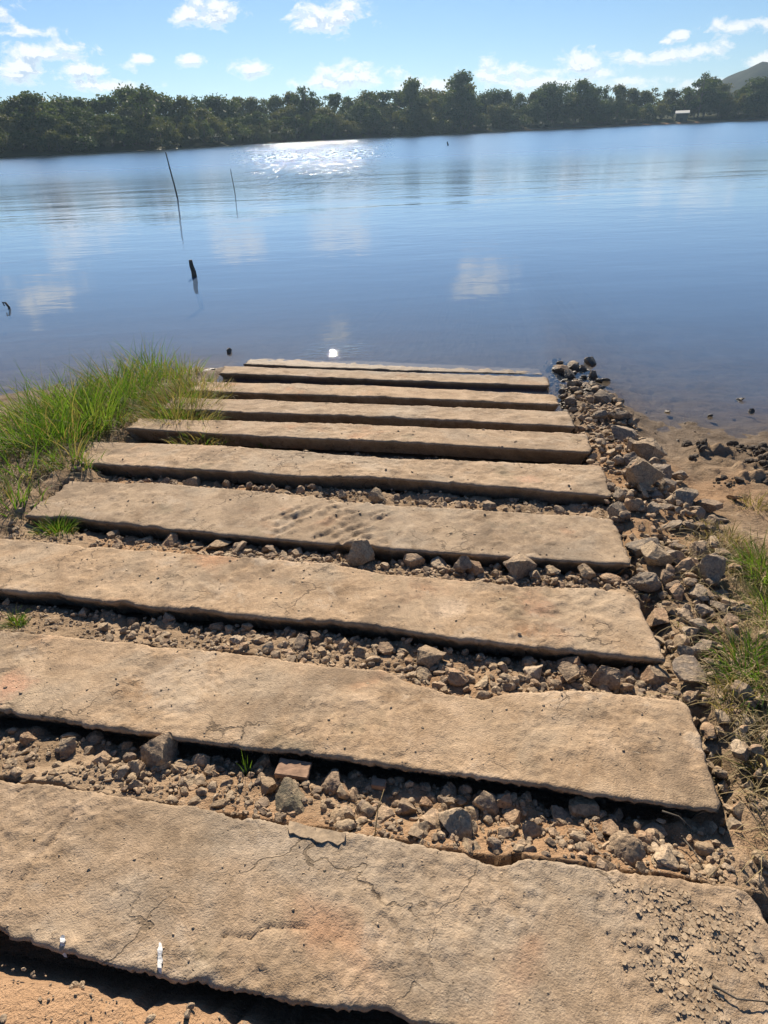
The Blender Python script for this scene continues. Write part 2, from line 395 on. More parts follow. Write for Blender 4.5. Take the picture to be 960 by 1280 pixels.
def mat_water():
    m, t, out = material('lake_water'); P = geo_pos(t)
    mp = t.new('ShaderNodeMapping'); t.l.new(P, mp.inputs[0]); mp.inputs['Scale'].default_value = (.42, 1, 1); mp.inputs['Rotation'].default_value = (0, 0, R(6))
    V = mp.outputs[0]
    n0 = t.noise(V, .30, 2, .5, .2); n1 = t.noise(V, 1.1, 3, .5, .3); n2 = t.noise(V, 4.0, 3, .5, .4); n3 = t.noise(V, 13, 2, .5)
    s = t.new('ShaderNodeSeparateXYZ'); t.l.new(P, s.inputs[0])
    X, Y = s.outputs[0], s.outputs[1]
    patch = t.noise(t.vmath('MULTIPLY', P, (.03, .10, 0)), 1.0, 4, .6, .5)
    calm = t.fit(patch, .35, .65, .25, .85)
    near = t.fit(Y, 8, 26, .34, 1.0)
    hgt = t.math('ADD', t.math('MULTIPLY', n0, .030), t.math('MULTIPLY', n1, .018))
    hgt = t.math('ADD', hgt, t.math('MULTIPLY', n2, .0095)); hgt = t.math('ADD', hgt, t.math('MULTIPLY', n3, .0016))
    hgt = t.math('MULTIPLY', hgt, t.math('MULTIPLY', calm, near))
    # cat's-paw of wind in front of the far shore, below the sun
    ex = t.math('DIVIDE', t.math('ADD', X, t.math('MULTIPLY', Y, .078)), t.math('MULTIPLY', Y, .094))
    edge = t.noise(t.vmath('MULTIPLY', P, (.12, .03, 0)), 1.0, 4, .6)
    ruf = t.math('ADD', t.math('MULTIPLY', ex, ex), t.math('MULTIPLY', t.math('SUBTRACT', edge, .5), 1.3))
    ruf = t.math('MULTIPLY', t.fit(ruf, 1.6, .1), t.fit(Y, 24, 62))
    gust = t.fit(t.noise(t.vmath('MULTIPLY', P, (1.6, .40, 0)), 1.0, 3, .6), .50, .60)
    ruf = t.math('MULTIPLY', ruf, t.math('MAXIMUM', gust, t.fit(Y, 105, 185, 0, .8)))
    chop = t.noise(V, 2.6, 3, .6, .3)
    hgt = t.math('ADD', hgt, t.math('MULTIPLY', t.math('MULTIPLY', chop, ruf), .15))
    # wavelets lapping on the last slab
    lap = t.math('MULTIPLY', t.math('MULTIPLY', t.fit(Y, 6.5, 6.8), t.fit(Y, 7.5, 6.9)), t.math('MULTIPLY', t.fit(X, -1.1, -.5), t.fit(X, .1, -.4)))
    hgt = t.math('ADD', hgt, t.math('MULTIPLY', t.math('MULTIPLY', t.noise(V, 15, 2, .5), lap), .0128))
    nrm = t.bump(hgt, 1.0, 1.0)
    rb = t.fit(Y, 10, 70, .05, .28); rgh = t.math('ADD', rb, t.math('MULTIPLY', ruf, t.math('SUBTRACT', .11, rb)))
    gl = t.new('ShaderNodeBsdfGlossy', distribution='BECKMANN'); gl.inputs['Color'].default_value = (1, 1, 1, 1); t.set(gl.inputs['Roughness'], rgh); t.l.new(nrm, gl.inputs['Normal'])
    at = t.new('ShaderNodeAttribute', attribute_name='depth', attribute_type='GEOMETRY')
    murk = t.math('SUBTRACT', 1.0, t.math('POWER', 2.718, t.math('MULTIPLY', at.outputs['Fac'], -1.9)))
    tr = t.new('ShaderNodeBsdfTransparent'); tr.inputs[0].default_value = (.84, .84, .80, 1)
    df = t.new('ShaderNodeBsdfDiffuse'); df.inputs[0].default_value = (.150, .235, .370, 1)
    body = t.new('ShaderNodeMixShader'); t.l.new(murk, body.inputs[0]); t.l.new(tr.outputs[0], body.inputs[1]); t.l.new(df.outputs[0], body.inputs[2])
    inc = t.new('ShaderNodeNewGeometry'); cosv = t.math('ABSOLUTE', t.vmath('DOT_PRODUCT', nrm, inc.outputs['Incoming']))
    fres = t.math('ADD', .02, t.math('MULTIPLY', .98, t.math('POWER', t.math('SUBTRACT', 1.0, cosv, clamp=True), 5.0)), clamp=True)
    mx = t.new('ShaderNodeMixShader'); t.l.new(fres, mx.inputs[0]); t.l.new(body.outputs[0], mx.inputs[1]); t.l.new(gl.outputs[0], mx.inputs[2])
    t.l.new(mx.outputs[0], out.inputs['Surface'])
    return m

M = {}
M['concrete'] = mat_concrete(); M['soil'] = mat_soil(); M['water'] = mat_water()
M['rock'] = mat_rock('field_rock', [(0, (.32, .225, .135)), (.25, (.24, .175, .12)), (.45, (.42, .32, .205)), (.65, (.20, .155, .12)), (.8, (.38, .235, .135)), (1, (.46, .36, .25))])
M['grey_rock'] = mat_rock('grey_rock', [(0, (.17, .145, .12)), (.4, (.27, .22, .165)), (.7, (.22, .18, .145)), (1, (.38, .30, .21))])
M['olive_rock'] = mat_rock('olive_rock', [(0, (.17, .155, .10)), (1, (.20, .17, .11))])
M['gravel'] = mat_rock('gravel_stone', [(0, (.30, .22, .14)), (.3, (.40, .29, .185)), (.6, (.25, .195, .14)), (1, (.44, .34, .23))])
M['flake'] = mat_plain('dried_mud', (.42, .315, .205), .95, .25, 40)
M['brick'] = mat_plain('fired_brick', (.30, .19, .125), .9, .3, 35)
M['paint'] = mat_plain('white_paint', (.66, .65, .62), .6, .22, 90)
M['wood'] = mat_plain('weathered_wood', (.10, .085, .065), .85, .35, 25)
M['bark'] = mat_plain('tree_bark', (.13, .105, .08), .9, .3, 3)
M['grass'] = mat_leaf('green_blade', [(.15, (.040, .088, .013)), (.5, (.088, .165, .024)), (.8, (.145, .215, .04)), (1, (.25, .24, .09))], .5, 5)
M['dry'] = mat_leaf('dry_blade', [(.1, (.22, .165, .085)), (.5, (.36, .28, .15)), (.9, (.50, .42, .26))], .3, 6)
M['mixgrass'] = mat_leaf('mixed_blade', [(.15, (.11, .115, .03)), (.45, (.24, .20, .08)), (.75, (.33, .26, .13)), (1, (.42, .34, .2))], .35, 9)
M['thatch'] = mat_leaf('dead_litter', [(.1, (.10, .08, .045)), (.5, (.20, .16, .085)), (.9, (.36, .29, .17))], .2, 8)
M['leaf_a'] = mat_leaf('tree_leaf', [(.2, (.040, .060, .025)), (.5, (.068, .095, .036)), (.85, (.115, .135, .050))], .3, .45)
M['leaf_b'] = mat_leaf('pale_tree_leaf', [(.2, (.048, .058, .024)), (.5, (.085, .098, .040)), (.85, (.145, .140, .060))], .3, .45)
M['leaf_c'] = mat_leaf('olive_tree_leaf', [(.2, (.06, .07, .022)), (.5, (.105, .112, .036)), (.85, (.16, .15, .06))], .3, .45)
M['roof'] = mat_plain('pale_roof', (.60, .60, .55), .6, .08, 2)
M['wall'] = mat_plain('shed_wall', (.10, .095, .075), .8, .1, 2)
M['dark'] = mat_plain('dark_opening', (.03, .03, .03), .6, .1, 2)

# ------------------------------------------------------------------ the ground: one sheet to the horizon
def axis(segments):
    out = []
    for lo, hi, st in segments: out += list(np.arange(lo, hi - 1e-6, st))
    out.append(segments[-1][1]); return np.array(out)
ga = axis([(-1500, -800, 100), (-800, -300, 25), (-300, -60, 10), (-60, -12, 2), (-12, -4.8, .25), (-4.8, -2.5, .03), (-2.5, 1.75, .014), (1.75, 3, .03), (3, 6, .15), (6, 14, .8), (14, 60, 4), (60, 300, 10), (300, 620, 6), (620, 900, 20), (900, 1800, 60)])
gb = axis([(-120, -20, 20), (-20, -1, 1), (-1, .6, .1), (.6, 2.4, .012), (2.4, 4.2, .018), (4.2, 7.2, .03), (7.2, 10, .12), (10, 30, 1), (30, 110, 10), (110, 460, 4), (460, 620, 20), (620, 1050, 8), (1050, 1500, 50), (1500, 1900, 50)])
A, B = np.meshgrid(ga, gb, indexing='ij')
Z = terrain(A, B)
X, Y = to_xy(A, B)
# do not let the sheet rise under the slabs
ground = mesh_obj('ground', np.stack([X, Y, Z], -1).reshape(-1, 3).tolist(), grid_faces(len(ga), len(gb)), M['soil'])
tag(ground, kind='structure')

_LA, _LB, _LS = -5.0, 0.0, .02
_LG = terrain(*np.meshgrid(np.arange(_LA, 4.0, _LS), np.arange(_LB, 9.0, _LS), indexing='ij'))
def tz(a, b):
    u = (a - _LA) / _LS; v = (b - _LB) / _LS; i = int(u); j = int(v)
    if not (0 <= i < _LG.shape[0] - 1 and 0 <= j < _LG.shape[1] - 1): return float(terrain(np.array([a]), np.array([b]))[0])
    u -= i; v -= j
    return float((_LG[i, j] * (1 - u) + _LG[i + 1, j] * u) * (1 - v) + (_LG[i, j + 1] * (1 - u) + _LG[i + 1, j + 1] * u) * v)

# ------------------------------------------------------------------ the lake
wa = axis([(-1200, -200, 100), (-200, -20, 15), (-20, -6, 1), (-6, 4, .08), (4, 20, 1), (20, 200, 15), (200, 1200, 100)])
wb = axis([(3.6, 9, .08), (9, 20, .5), (20, 60, 5), (60, 700, 20)])
A, B = np.meshgrid(wa, wb, indexing='ij'); X, Y = to_xy(A, B)
dep = np.clip(-terrain(A, B), 0, 3)
water = mesh_obj('water', np.stack([X, Y, X * 0], -1).reshape(-1, 3).tolist(), grid_faces(len(wa), len(wb)), M['water'])
at = water.data.attributes.new('depth', 'FLOAT', 'POINT'); at.data.foreach_set('value', dep.reshape(-1).astype(np.float32))
tag(water, kind='structure')

# ------------------------------------------------------------------ concrete slabs
def seg_dist(a, b, p, q):
    p = np.array(p); q = np.array(q); d = q - p
    t = np.clip(((a - p[0]) * d[0] + (b - p[1]) * d[1]) / (d @ d), 0, 1)
    return np.hypot(a - p[0] - t * d[0], b - p[1] - t * d[1])

SCR = px_plane(3, 1135), px_plane(90, 1015)
CRACK = [px_plane(268, 1195), px_plane(280, 1168), px_plane(312, 1172), px_plane(335, 1158), px_plane(385, 1160)]
FLK = [px_plane(738, 1090), px_plane(742, 1150), px_plane(775, 1200), px_plane(800, 1285)]
FLK_a = lambda b: np.interp(b, [p[1] for p in FLK][::-1], [p[0] for p in FLK][::-1])
MUD0, MUD1 = px_plane(325, 655), px_plane(480, 662)

def slab_relief(i, a, b):
    h = 0.0045 * fbm(a * 3, b * 3, 3, 60 + i) + 0.0014 * fbm(a * 14, b * 14, 5, 80 + i, .62)
    lumps = np.maximum(fbm(a * 22, b * 22, 3, 90 + i) - .35, 0); h = h + 0.006 * lumps * sstep(fbm(a * 2, b * 2, 2, 95 + i), -.1, .4)
    pits = np.maximum(pnoise(a * 30, b * 30, 120 + i) - .55, 0); h = h - 0.012 * pits
    cr = fbm(a * 7 + i, b * 7, 5, 610 + i, .68); area = sstep(fbm(a * 1.6, b * 1.6, 2, 640 + i), -.25, .25)
    h = h + area * (0.0032 * sstep(cr, .10, .16) + 0.0026 * sstep(cr, .42, .47) - 0.0035 * sstep(-cr, .38, .44))
    h = h + 0.0013 * fbm(a * 55, b * 55, 2, 660 + i) * (.4 + area)
    if i == 0:
        h = h - 0.007 * (1 - sstep(seg_dist(a, b, *SCR), .002, .009))
        for p, q in zip(CRACK[:-1], CRACK[1:]): h = h - 0.006 * (1 - sstep(seg_dist(a, b, p, q) + .004 * pnoise(a * 60, b * 60, 7), .001, .007))
        e = a - FLK_a(b) + .03 * fbm(a * 14, b * 14, 3, 33)
        fz = sstep(e, -.004, .006)
        h = h + fz * (-0.006 + 0.010 * np.abs(fbm(a * 26, b * 26, 3, 35)) )
        h = h + 0.010 * np.maximum(fbm(a * 16, b * 16, 3, 52) - .1, 0) * sstep(SL[0]['F'](a) + .14 - b, 0, .12) * sstep(-a, -.2, .4)
    if i == 3:
        u = (a - MUD0[0]) / (MUD1[0] - MUD0[0])
        m = sstep(u, -.1, .12) * (1 - sstep(u, .9, 1.2)) * sstep(fbm(a * 5, b * 5, 2, 44) + .5, .2, .6)
        h = h + m * 0.0105 * (np.sin((a * 1.0 - b * .9) * 62 + 4.5 * pnoise(a * 5, b * 5, 3)) * (.6 + .5 * pnoise(a * 8, b * 8, 19)) + .9 * fbm(a * 30, b * 30, 2, 12))
    if i in (2, 4):
        h = h + 0.010 * np.maximum(fbm(a * 12, b * 12, 4, 140 + i) - .25, 0)
    return h

LABELS = ['nearest and largest concrete slab with flaking dried mud and white paint marks',
          'second concrete slab up the ramp with a long shallow bite out of its far edge',
          'third concrete slab up the ramp with a reddish patch close to its right end',
          'fourth concrete slab up the ramp with slanting muddy streaks across its middle',
          'fifth concrete slab up the ramp with a deep shadowed gap and grass shadows at its end',
          'sixth concrete slab up the ramp reaching the brown stems of the tall grass',
          'seventh concrete slab counted from the bottom of the ramp',
          'eighth concrete slab counted up the ramp, third from the water',
          'ninth concrete slab, dry one right next to the half submerged slab',
          'last concrete slab half under water at the lake edge']
RES = [.0065, .0075, .0095, .011, .012, .014, .016, .018, .018, .018]
slabs = []
for i, s in enumerate(SL):
    ns = int(3.3 / RES[i]); ntt = max(int(.40 / RES[i]), 12)
    S = np.linspace(0, 1, ns); T = np.linspace(0, 1, ntt)
    SS, TT = np.meshgrid(S, T, indexing='ij')
    # ragged right and left ends
    bm_ = s['F'](0.3) + (s['B'](0.3) - s['F'](0.3)) * TT
    endn = .012 * fbm(bm_ * 9, bm_ * 0 + i * 3.1, 4, 200 + i)
    aR = s['ar'][0] + (s['ar'][1] - s['ar'][0]) * TT + endn
    aR = aR - .012 * np.maximum(0, 1 - TT / .10) ** 2 - .022 * np.maximum(0, (TT - .9) / .1) ** 2 * (1 + .5 * math.sin(i * 7))
    aL = s['al'][0] + (s['al'][1] - s['al'][0]) * TT + endn * 2
    AA = aL + (aR - aL) * SS
    f_ = s['F'](AA) + .0040 * fbm(AA * 9, AA * 0 + i, 5, 300 + i, .72)
    k_ = s['B'](AA) + .0040 * fbm(AA * 9, AA * 0 + i, 5, 330 + i, .72)
    f_ = f_ + .05 * np.maximum(pnoise(AA * 5.3, AA * 0 + .5, 350 + i) - .42, 0)
    k_ = k_ - .06 * np.maximum(pnoise(AA * 4.7, AA * 0 + .5, 370 + i) - .45, 0)
    f_ = f_ + .0060 * np.abs(fbm(AA * 34, AA * 0 + 2.2, 3, 430 + i, .7)) * (i < 6)
    k_ = k_ - .0050 * np.abs(fbm(AA * 34, AA * 0 + 4.2, 3, 440 + i, .7)) * (i < 6)
    dmin = .26 if i < 9 else .22
    k_ = np.maximum(k_, f_ + dmin)
    BB = f_ + (k_ - f_) * TT
    H = slab_relief(i, AA, BB)
    dd = np.minimum(np.minimum(TT * (k_ - f_), (1 - TT) * (k_ - f_)), np.minimum(SS, 1 - SS) * (aR - aL))
    rr = .0065 * (.7 + 1.6 * np.abs(pnoise(AA * 22, BB * 22, 400 + i)))
    H = H - .007 * np.clip(1 - dd / rr, 0, 1) ** 2
    V = [np.stack([*to_xy(AA, BB), plane_z(AA, BB) + H], -1).reshape(-1, 3)]
    Fc = grid_faces(ns, ntt)
    loop = [k * ntt for k in range(ns)] + [(ns - 1) * ntt + j for j in range(1, ntt)] + [k * ntt + ntt - 1 for k in range(ns - 2, -1, -1)] + [j for j in range(ntt - 2, 0, -1)]
    top = V[0][loop]; la_, lb_ = to_xy, None
    cen = V[0].mean(0)
    L = len(loop); prev = np.array(loop); off = len(V[0])
    ta, tb = to_ab(top[:, 0], top[:, 1])
    # outward direction of every rim vertex
    tang = np.roll(top, -1, 0) - np.roll(top, 1, 0); nrm = np.stack([tang[:, 1], -tang[:, 0]], -1)
    nrm /= np.linalg.norm(nrm, axis=1)[:, None] + 1e-9
    for q, dz in enumerate((.018, .05, .09, THICK)):
        w = .007 * fbm((ta + tb) * 26, np.full_like(ta, q * 1.7), 4, 500 + i, .65) + (-.005, -.028, -.052, -.068)[q]
        ring = top.copy(); ring[:, 0] += nrm[:, 0] * w; ring[:, 1] += nrm[:, 1] * w
        ring[:, 2] = plane_z(ta, tb) - dz
        V.append(ring); cur = np.arange(off, off + L)
        for k in range(L):
            k2 = (k + 1) % L
            Fc.append((int(prev[k]), int(cur[k]), int(cur[k2]), int(prev[k2])))
        prev = cur; off += L
    V = np.concatenate(V)
    org = (float(cen[0]), float(cen[1]), float(cen[2]) - THICK)
    V = V - np.array(org)
    root = empty('concrete_slab', org)
    tag(root, LABELS[i], 'concrete slab', 'concrete slabs of the boat ramp')
    mesh_obj('slab_block', V.tolist(), Fc, M['concrete'], root)
    slabs.append(root)

def top_z(i, a, b): return plane_z(a, b) + float(slab_relief(i, np.array([a]), np.array([b]))[0])

# dried mud flakes curling off the nearest slab: too many to count, one part
rng = random.Random(3)
parts = []
for k in range(3200):
    b = rng.uniform(.62, 1.2); e0 = float(FLK_a(b)); a = e0 + abs(rng.gauss(0, 1)) * .16 + rng.uniform(0, .2)
    if b > float(SL[0]['B'](a)) - .03 or b < float(SL[0]['F'](a)) + .02 or a > .70: continue
    if pnoise(np.array([a * 9]), np.array([b * 9]), 61)[0] < -.15 : continue
    r = rng.uniform(.0018, .0048) if rng.random() < .93 else rng.uniform(.005, .0095)
    n = rng.randint(5, 7); ph = rng.random() * 6.28
    tilt = Euler((rng.gauss(0, .13), rng.gauss(0, .13), rng.random() * 6.28)).to_matrix()
    x, y = to_xy(a, b); zt = top_z(0, a, b) + .0015 + r * .10
    up, dn = [], []
    for j in range(n):
        t = ph + j * 6.283 / n + rng.gauss(0, .15); rad = r * rng.uniform(.65, 1.15)
        v = tilt @ Vector((math.cos(t) * rad * 1.3, math.sin(t) * rad, (rad * rad) * 6))
        up.append((x + v.x, y + v.y, zt + v.z)); dn.append((x + v.x, y + v.y, zt + v.z - .0022))
    c = (x, y, zt); V = up + dn + [c]
    Fc = [(j, (j + 1) % n, 2 * n) for j in range(n)] + [(j, n + j, n + (j + 1) % n, (j + 1) % n) for j in range(n)] + [tuple(range(2 * n - 1, n - 1, -1))]
    parts.append((V, Fc))
V, Fc = merge(parts); o0 = Vector(slabs[0].location)
fl = mesh_obj('dried_mud', [tuple(Vector(v) - o0) for v in V], Fc, M['flake'], slabs[0], smooth=False); fl['kind'] = 'stuff'

# lip of broken render on the back edge of the nearest slab and two splashes of white paint on its front edge
for (p0, p1, w) in (((362, 1030), (395, 1040), .03), ((380, 1036), (432, 1046), .035)):
    (a0, b0), (a1, b1) = px_plane(*p0), px_plane(*p1)
    n = 9; up, dn = [], []
    for j in range(n):
        t = j / (n - 1); a = a0 + (a1 - a0) * t; b = b0 + (b1 - b0) * t
        wj = w * (.7 + .3 * rng.random()) * (1 if 0 < j < n - 1 else .6)
        for bb, k in ((b + .004, 0), (b - wj, 1)):
            x, y = to_xy(a, bb); z = plane_z(a, bb) + .011 - .004 * k + rng.gauss(0, .001)
            up.append(tuple(Vector((x, y, z)) - o0)); dn.append(tuple(Vector((x, y, z - .010)) - o0))
    V = up + dn; m_ = 2 * n; Fc = []
    for j in range(n - 1):
        i0 = 2 * j
        Fc += [(i0, i0 + 1, i0 + 3, i0 + 2), (m_ + i0 + 2, m_ + i0 + 3, m_ + i0 + 1, m_ + i0), (i0 + 1, m_ + i0 + 1, m_ + i0 + 3, i0 + 3), (i0 + 2, m_ + i0 + 2, m_ + i0, i0)]
    Fc += [(0, m_, m_ + 1, 1), (m_ - 2, m_ - 1, 2 * m_ - 1, 2 * m_ - 2)]
    mesh_obj('broken_render', V, Fc, M['flake'], slabs[0], smooth=False)
for (px, py0, py1, w) in ((80, 1172, 1192, 7), (201, 1180, 1216, 7)):
    pts = []
    n = 8
    for j in range(n):
        t = j / (n - 1); py = py0 + (py1 - py0) * t
        a, b = px_plane(px - 1.5 * t + rng.gauss(0, .7), py); hw = .5 * w * depth_px(a, b) * (.55 + .6 * rng.random()) * (.5 if j in (0, n - 1) else 1)
        zz = top_z(0, a, b) + .008
        fb = float(SL[0]['F'](np.array([a]))[0])
        if b < fb + .012: zz = plane_z(a, b) - (fb + .012 - b) * 1.5 + .003
        for sg in (-1, 1):
            x, y = to_xy(a + sg * hw, b); pts.append(tuple(Vector((x, y, zz)) - o0))
    V = pts + [(x, y, z - .004) for x, y, z in pts]; m_ = len(pts); Fc = []
    for j in range(n - 1):
        i0 = 2 * j; Fc += [(i0, i0 + 1, i0 + 3, i0 + 2), (i0 + 1, m_ + i0 + 1, m_ + i0 + 3, i0 + 3), (i0 + 2, m_ + i0 + 2, m_ + i0, i0)]
    mesh_obj('paint_mark', V, Fc, M['paint'], slabs[0], smooth=False)

# ------------------------------------------------------------------ rocks
def ico(sub):
    t = (1 + 5 ** .5) / 2
    v = [(-1, t, 0), (1, t, 0), (-1, -t, 0), (1, -t, 0), (0, -1, t), (0, 1, t), (0, -1, -t), (0, 1, -t), (t, 0, -1), (t, 0, 1), (-t, 0, -1), (-t, 0, 1)]
    v = [Vector(p).normalized() for p in v]
    f = [(0, 11, 5), (0, 5, 1), (0, 1, 7), (0, 7, 10), (0, 10, 11), (1, 5, 9), (5, 11, 4), (11, 10, 2), (10, 7, 6), (7, 1, 8), (3, 9, 4), (3, 4, 2), (3, 2, 6), (3, 6, 8), (3, 8, 9), (4, 9, 5), (2, 4, 11), (6, 2, 10), (8, 6, 7), (9, 8, 1)]
    for _ in range(sub):
        nf, cache = [], {}
        def mid(a, b):
            k = (min(a, b), max(a, b))
            if k not in cache: v.append(((v[a] + v[b]) * .5).normalized()); cache[k] = len(v) - 1
            return cache[k]
        for a, b, c in f:
            ab, bc, ca = mid(a, b), mid(b, c), mid(c, a); nf += [(a, ab, ca), (b, bc, ab), (c, ca, bc), (ab, bc, ca)]
        f = nf
    return np.array([tuple(p) for p in v]), f

ICO3, ICO3F = ico(3); ICO1, ICO1F = ico(1); ICO2, ICO2F = ico(2); ICO4, ICO4F = ico(4)
def rock_verts(base, seed, ncut, flat=1.0, rough=.05):
    r = np.random.default_rng(seed); v = base.copy()
    for _ in range(ncut):
        n = r.normal(size=3); n /= np.linalg.norm(n); d = r.uniform(.40, .74)
        s = v @ n; over = np.maximum(s - d, 0); v = v - over[:, None] * n * .97
    nz = fbm(v[:, 0] * 1.7 + seed, v[:, 1] * 1.7 + v[:, 2] * 1.3, 4, seed)
    nz2 = fbm(v[:, 2] * 4 + seed, v[:, 1] * 4 - v[:, 0] * 3, 3, seed + 1)
    nz3 = np.abs(fbm(v[:, 0] * 5 - seed, v[:, 2] * 5 + v[:, 1] * 4, 3, seed + 2))
    v = v * (1 + rough * 1.5 * nz + rough * .6 * nz2 - rough * .9 * nz3)[:, None]
    sc = np.array([r.uniform(.9, 1.25), r.uniform(.75, 1.0), r.uniform(.55, .85) * flat])
    v = v * sc
    v = v / (np.abs(v[:, 0]).max())
    return v
SHAPES = []
for k in range(34):
    kind = ('angular', 'blocky', 'flat', 'rounded')[k % 4]
    v = rock_verts(ICO4, 40 + k, {'angular': 13, 'blocky': 9, 'flat': 10, 'rounded': 10}[kind], {'flat': .58}.get(kind, 1), .055 if kind != 'rounded' else .06)
    me = bpy.data.meshes.new('rock'); me.from_pydata(v.tolist(), [], ICO4F)
    me.polygons.foreach_set('use_smooth', [True] * len(me.polygons)); me.set_sharp_from_angle(angle=R(24)); me.update()
    SHAPES.append((kind, me, float(-v[:, 2].min())))

ROCKS = []   # (a, b, radius, zone, kind, object)
ROCK_MESH = {}
def add_rock(a, b, rad, zone, rr, kind=None, mat='rock', sink=.30, lift=0.0, tilt=.35, z=None):
    pool = [s for s in SHAPES if kind is None or s[0] == kind]
    kd, me, zmin = rr.choice(pool)
    key = (me.name, mat)
    if key not in ROCK_MESH:
        m2 = me.copy(); m2.name = 'rock'; m2.materials.append(M[mat]); ROCK_MESH[key] = m2
    o = bpy.data.objects.new('rock', ROCK_MESH[key]); COL.objects.link(o)
    x, y = to_xy(a, b)
    if z is None: z = tz(a, b)
    o.rotation_euler = (rr.gauss(0, tilt), rr.gauss(0, tilt), rr.random() * 6.28)
    s = rad * rr.uniform(.92, 1.08); o.scale = (s, s * rr.uniform(.9, 1.1), s * rr.uniform(.9, 1.15))
    o.location = (x, y, z + s * zmin * (1 - 2 * sink) + lift)
    ROCKS.append([a, b, rad, zone, kd, mat, o])
    return o

rr = random.Random(21)
HAND = {
 1: [(415,975,38,'blocky'),(440,966,24,'angular'),(478,1022,36,'flat'),(575,1036,64,'blocky'),(540,1030,30,'angular'),(612,1003,30,'angular'),(665,1046,42,'flat'),(702,1018,40,'blocky'),(780,1070,58,'flat'),(832,1080,46,'rounded'),(815,1040,40,'flat'),(872,1030,34,'flat'),(735,1010,36,'angular'),(88,935,30,'rounded'),(200,945,40,'angular'),(172,968,32,'blocky'),(560,1002,26,'angular'),(590,1012,26,'blocky'),(640,1022,24,'rounded'),(505,1008,24,'angular'),(330,950,24,'rounded'),(335,985,30,'angular'),(250,952,28,'blocky'),(128,955,26,'angular'),(760,1040,26,'blocky'),(690,1045,20,'rounded'),(805,1055,28,'angular')],
 2: [(375,804,36,'blocky'),(405,817,22,'blocky'),(430,806,20,'angular'),(452,818,26,'angular'),(533,828,36,'angular'),(530,846,24,'angular'),(572,850,26,'angular'),(602,856,36,'flat'),(665,842,28,'angular'),(710,848,36,'blocky'),(716,826,34,'angular'),(755,850,38,'angular'),(741,834,16,'blocky'),(780,840,26,'angular'),(818,850,48,'blocky'),(268,780,30,'rounded'),(212,774,24,'rounded'),(165,770,20,'angular'),(480,812,22,'blocky'),(500,822,20,'angular'),(630,835,22,'blocky'),(560,836,18,'angular'),(790,862,22,'flat'),(245,790,18,'angular'),(650,850,18,'rounded'),(395,795,18,'angular')],
 3: [(650,712,34,'angular'),(620,709,24,'blocky'),(595,713,24,'angular'),(550,704,32,'blocky'),(516,701,26,'angular'),(575,713,20,'angular'),(690,716,26,'rounded'),(735,722,28,'angular'),(766,724,38,'flat'),(452,701,32,'rounded'),(430,712,18,'angular'),(372,691,24,'angular'),(396,696,18,'angular'),(410,700,14,'blocky'),(336,688,26,'rounded'),(300,684,34,'flat'),(272,681,32,'flat'),(215,676,38,'flat'),(712,716,18,'angular'),(480,706,16,'angular'),(535,714,16,'blocky'),(668,720,16,'angular'),(245,684,22,'flat'),(180,672,24,'flat'),(140,668,20,'angular'),(355,696,18,'blocky')],
 4: [(240,601,22,'rounded'),(283,602,18,'rounded'),(376,611,16,'angular'),(390,608,14,'blocky'),(400,617,16,'angular'),(470,622,20,'angular'),(495,621,20,'blocky'),(530,626,26,'angular'),(610,633,18,'angular'),(700,636,22,'flat'),(205,601,16,'flat'),(340,610,14,'angular'),(185,598,16,'angular'),(310,606,16,'blocky'),(555,628,14,'angular'),(575,632,16,'blocky'),(430,618,12,'angular'),(360,606,12,'angular')],
 5: [(492,568,16,'flat'),(585,567,15,'flat'),(612,568,20,'flat'),(645,572,14,'blocky'),(710,575,24,'flat'),(380,562,14,'angular'),(300,558,12,'angular')],
 6: [(430,526,14,'flat'),(540,531,16,'flat')],
 7: [(480,504,12,'flat'),(560,507,12,'angular')],
 8: [(360,478,12,'flat'),(590,486,12,'flat')],
 9: [(550,466,15,'rounded')],
}
FIXLIFT = {}
for g, lst in HAND.items():
    for (px, py, w, kd) in lst:
        a, b = px_plane(px, py, -.05)
        lo = float(SL[g - 1]['B'](a)); hi = float(SL[g]['F'](a)); rad = min(.5 * w * depth_px(a, b) * (1.04 if g == 1 else .96), (.58 if g == 1 else .44 if g < 4 else .36) * max(hi - lo, .05))
        b = min(max(b, lo + rad * .55), hi - rad * .25) if hi - lo > rad * .8 else .5 * (lo + hi)
        add_rock(a, b, rad, g, rr, kd, 'rock', .24 if g > 2 else .30, FIXLIFT.get(g, 0))
def clear(a, b, rad, k=.72):
    for q in ROCKS:
        if (q[0] - a) ** 2 + (q[1] - b) ** 2 < (k * (q[2] + rad)) ** 2: return False
    return True
for g, n, (s0, s1) in ((1, 14, (.018, .03)), (2, 14, (.018, .028)), (3, 12, (.018, .03)), (4, 8, (.018, .03)), (5, 3, (.02, .035))):
    k = tries = 0
    while k < n and tries < 900:
        tries += 1
        a = rr.uniform(-1.5 if g == 1 else -2.0, .72); lo = float(SL[g - 1]['B'](a)); hi = float(SL[g]['F'](a)); rad = rr.uniform(s0, s1)
        b = rr.uniform(lo + rad, max(lo + rad * 1.01, hi - rad * .3))
        if hi - lo < rad * 2 or not clear(a, b, rad): continue
        add_rock(a, b, rad, g, rr, None, 'rock', .25); k += 1

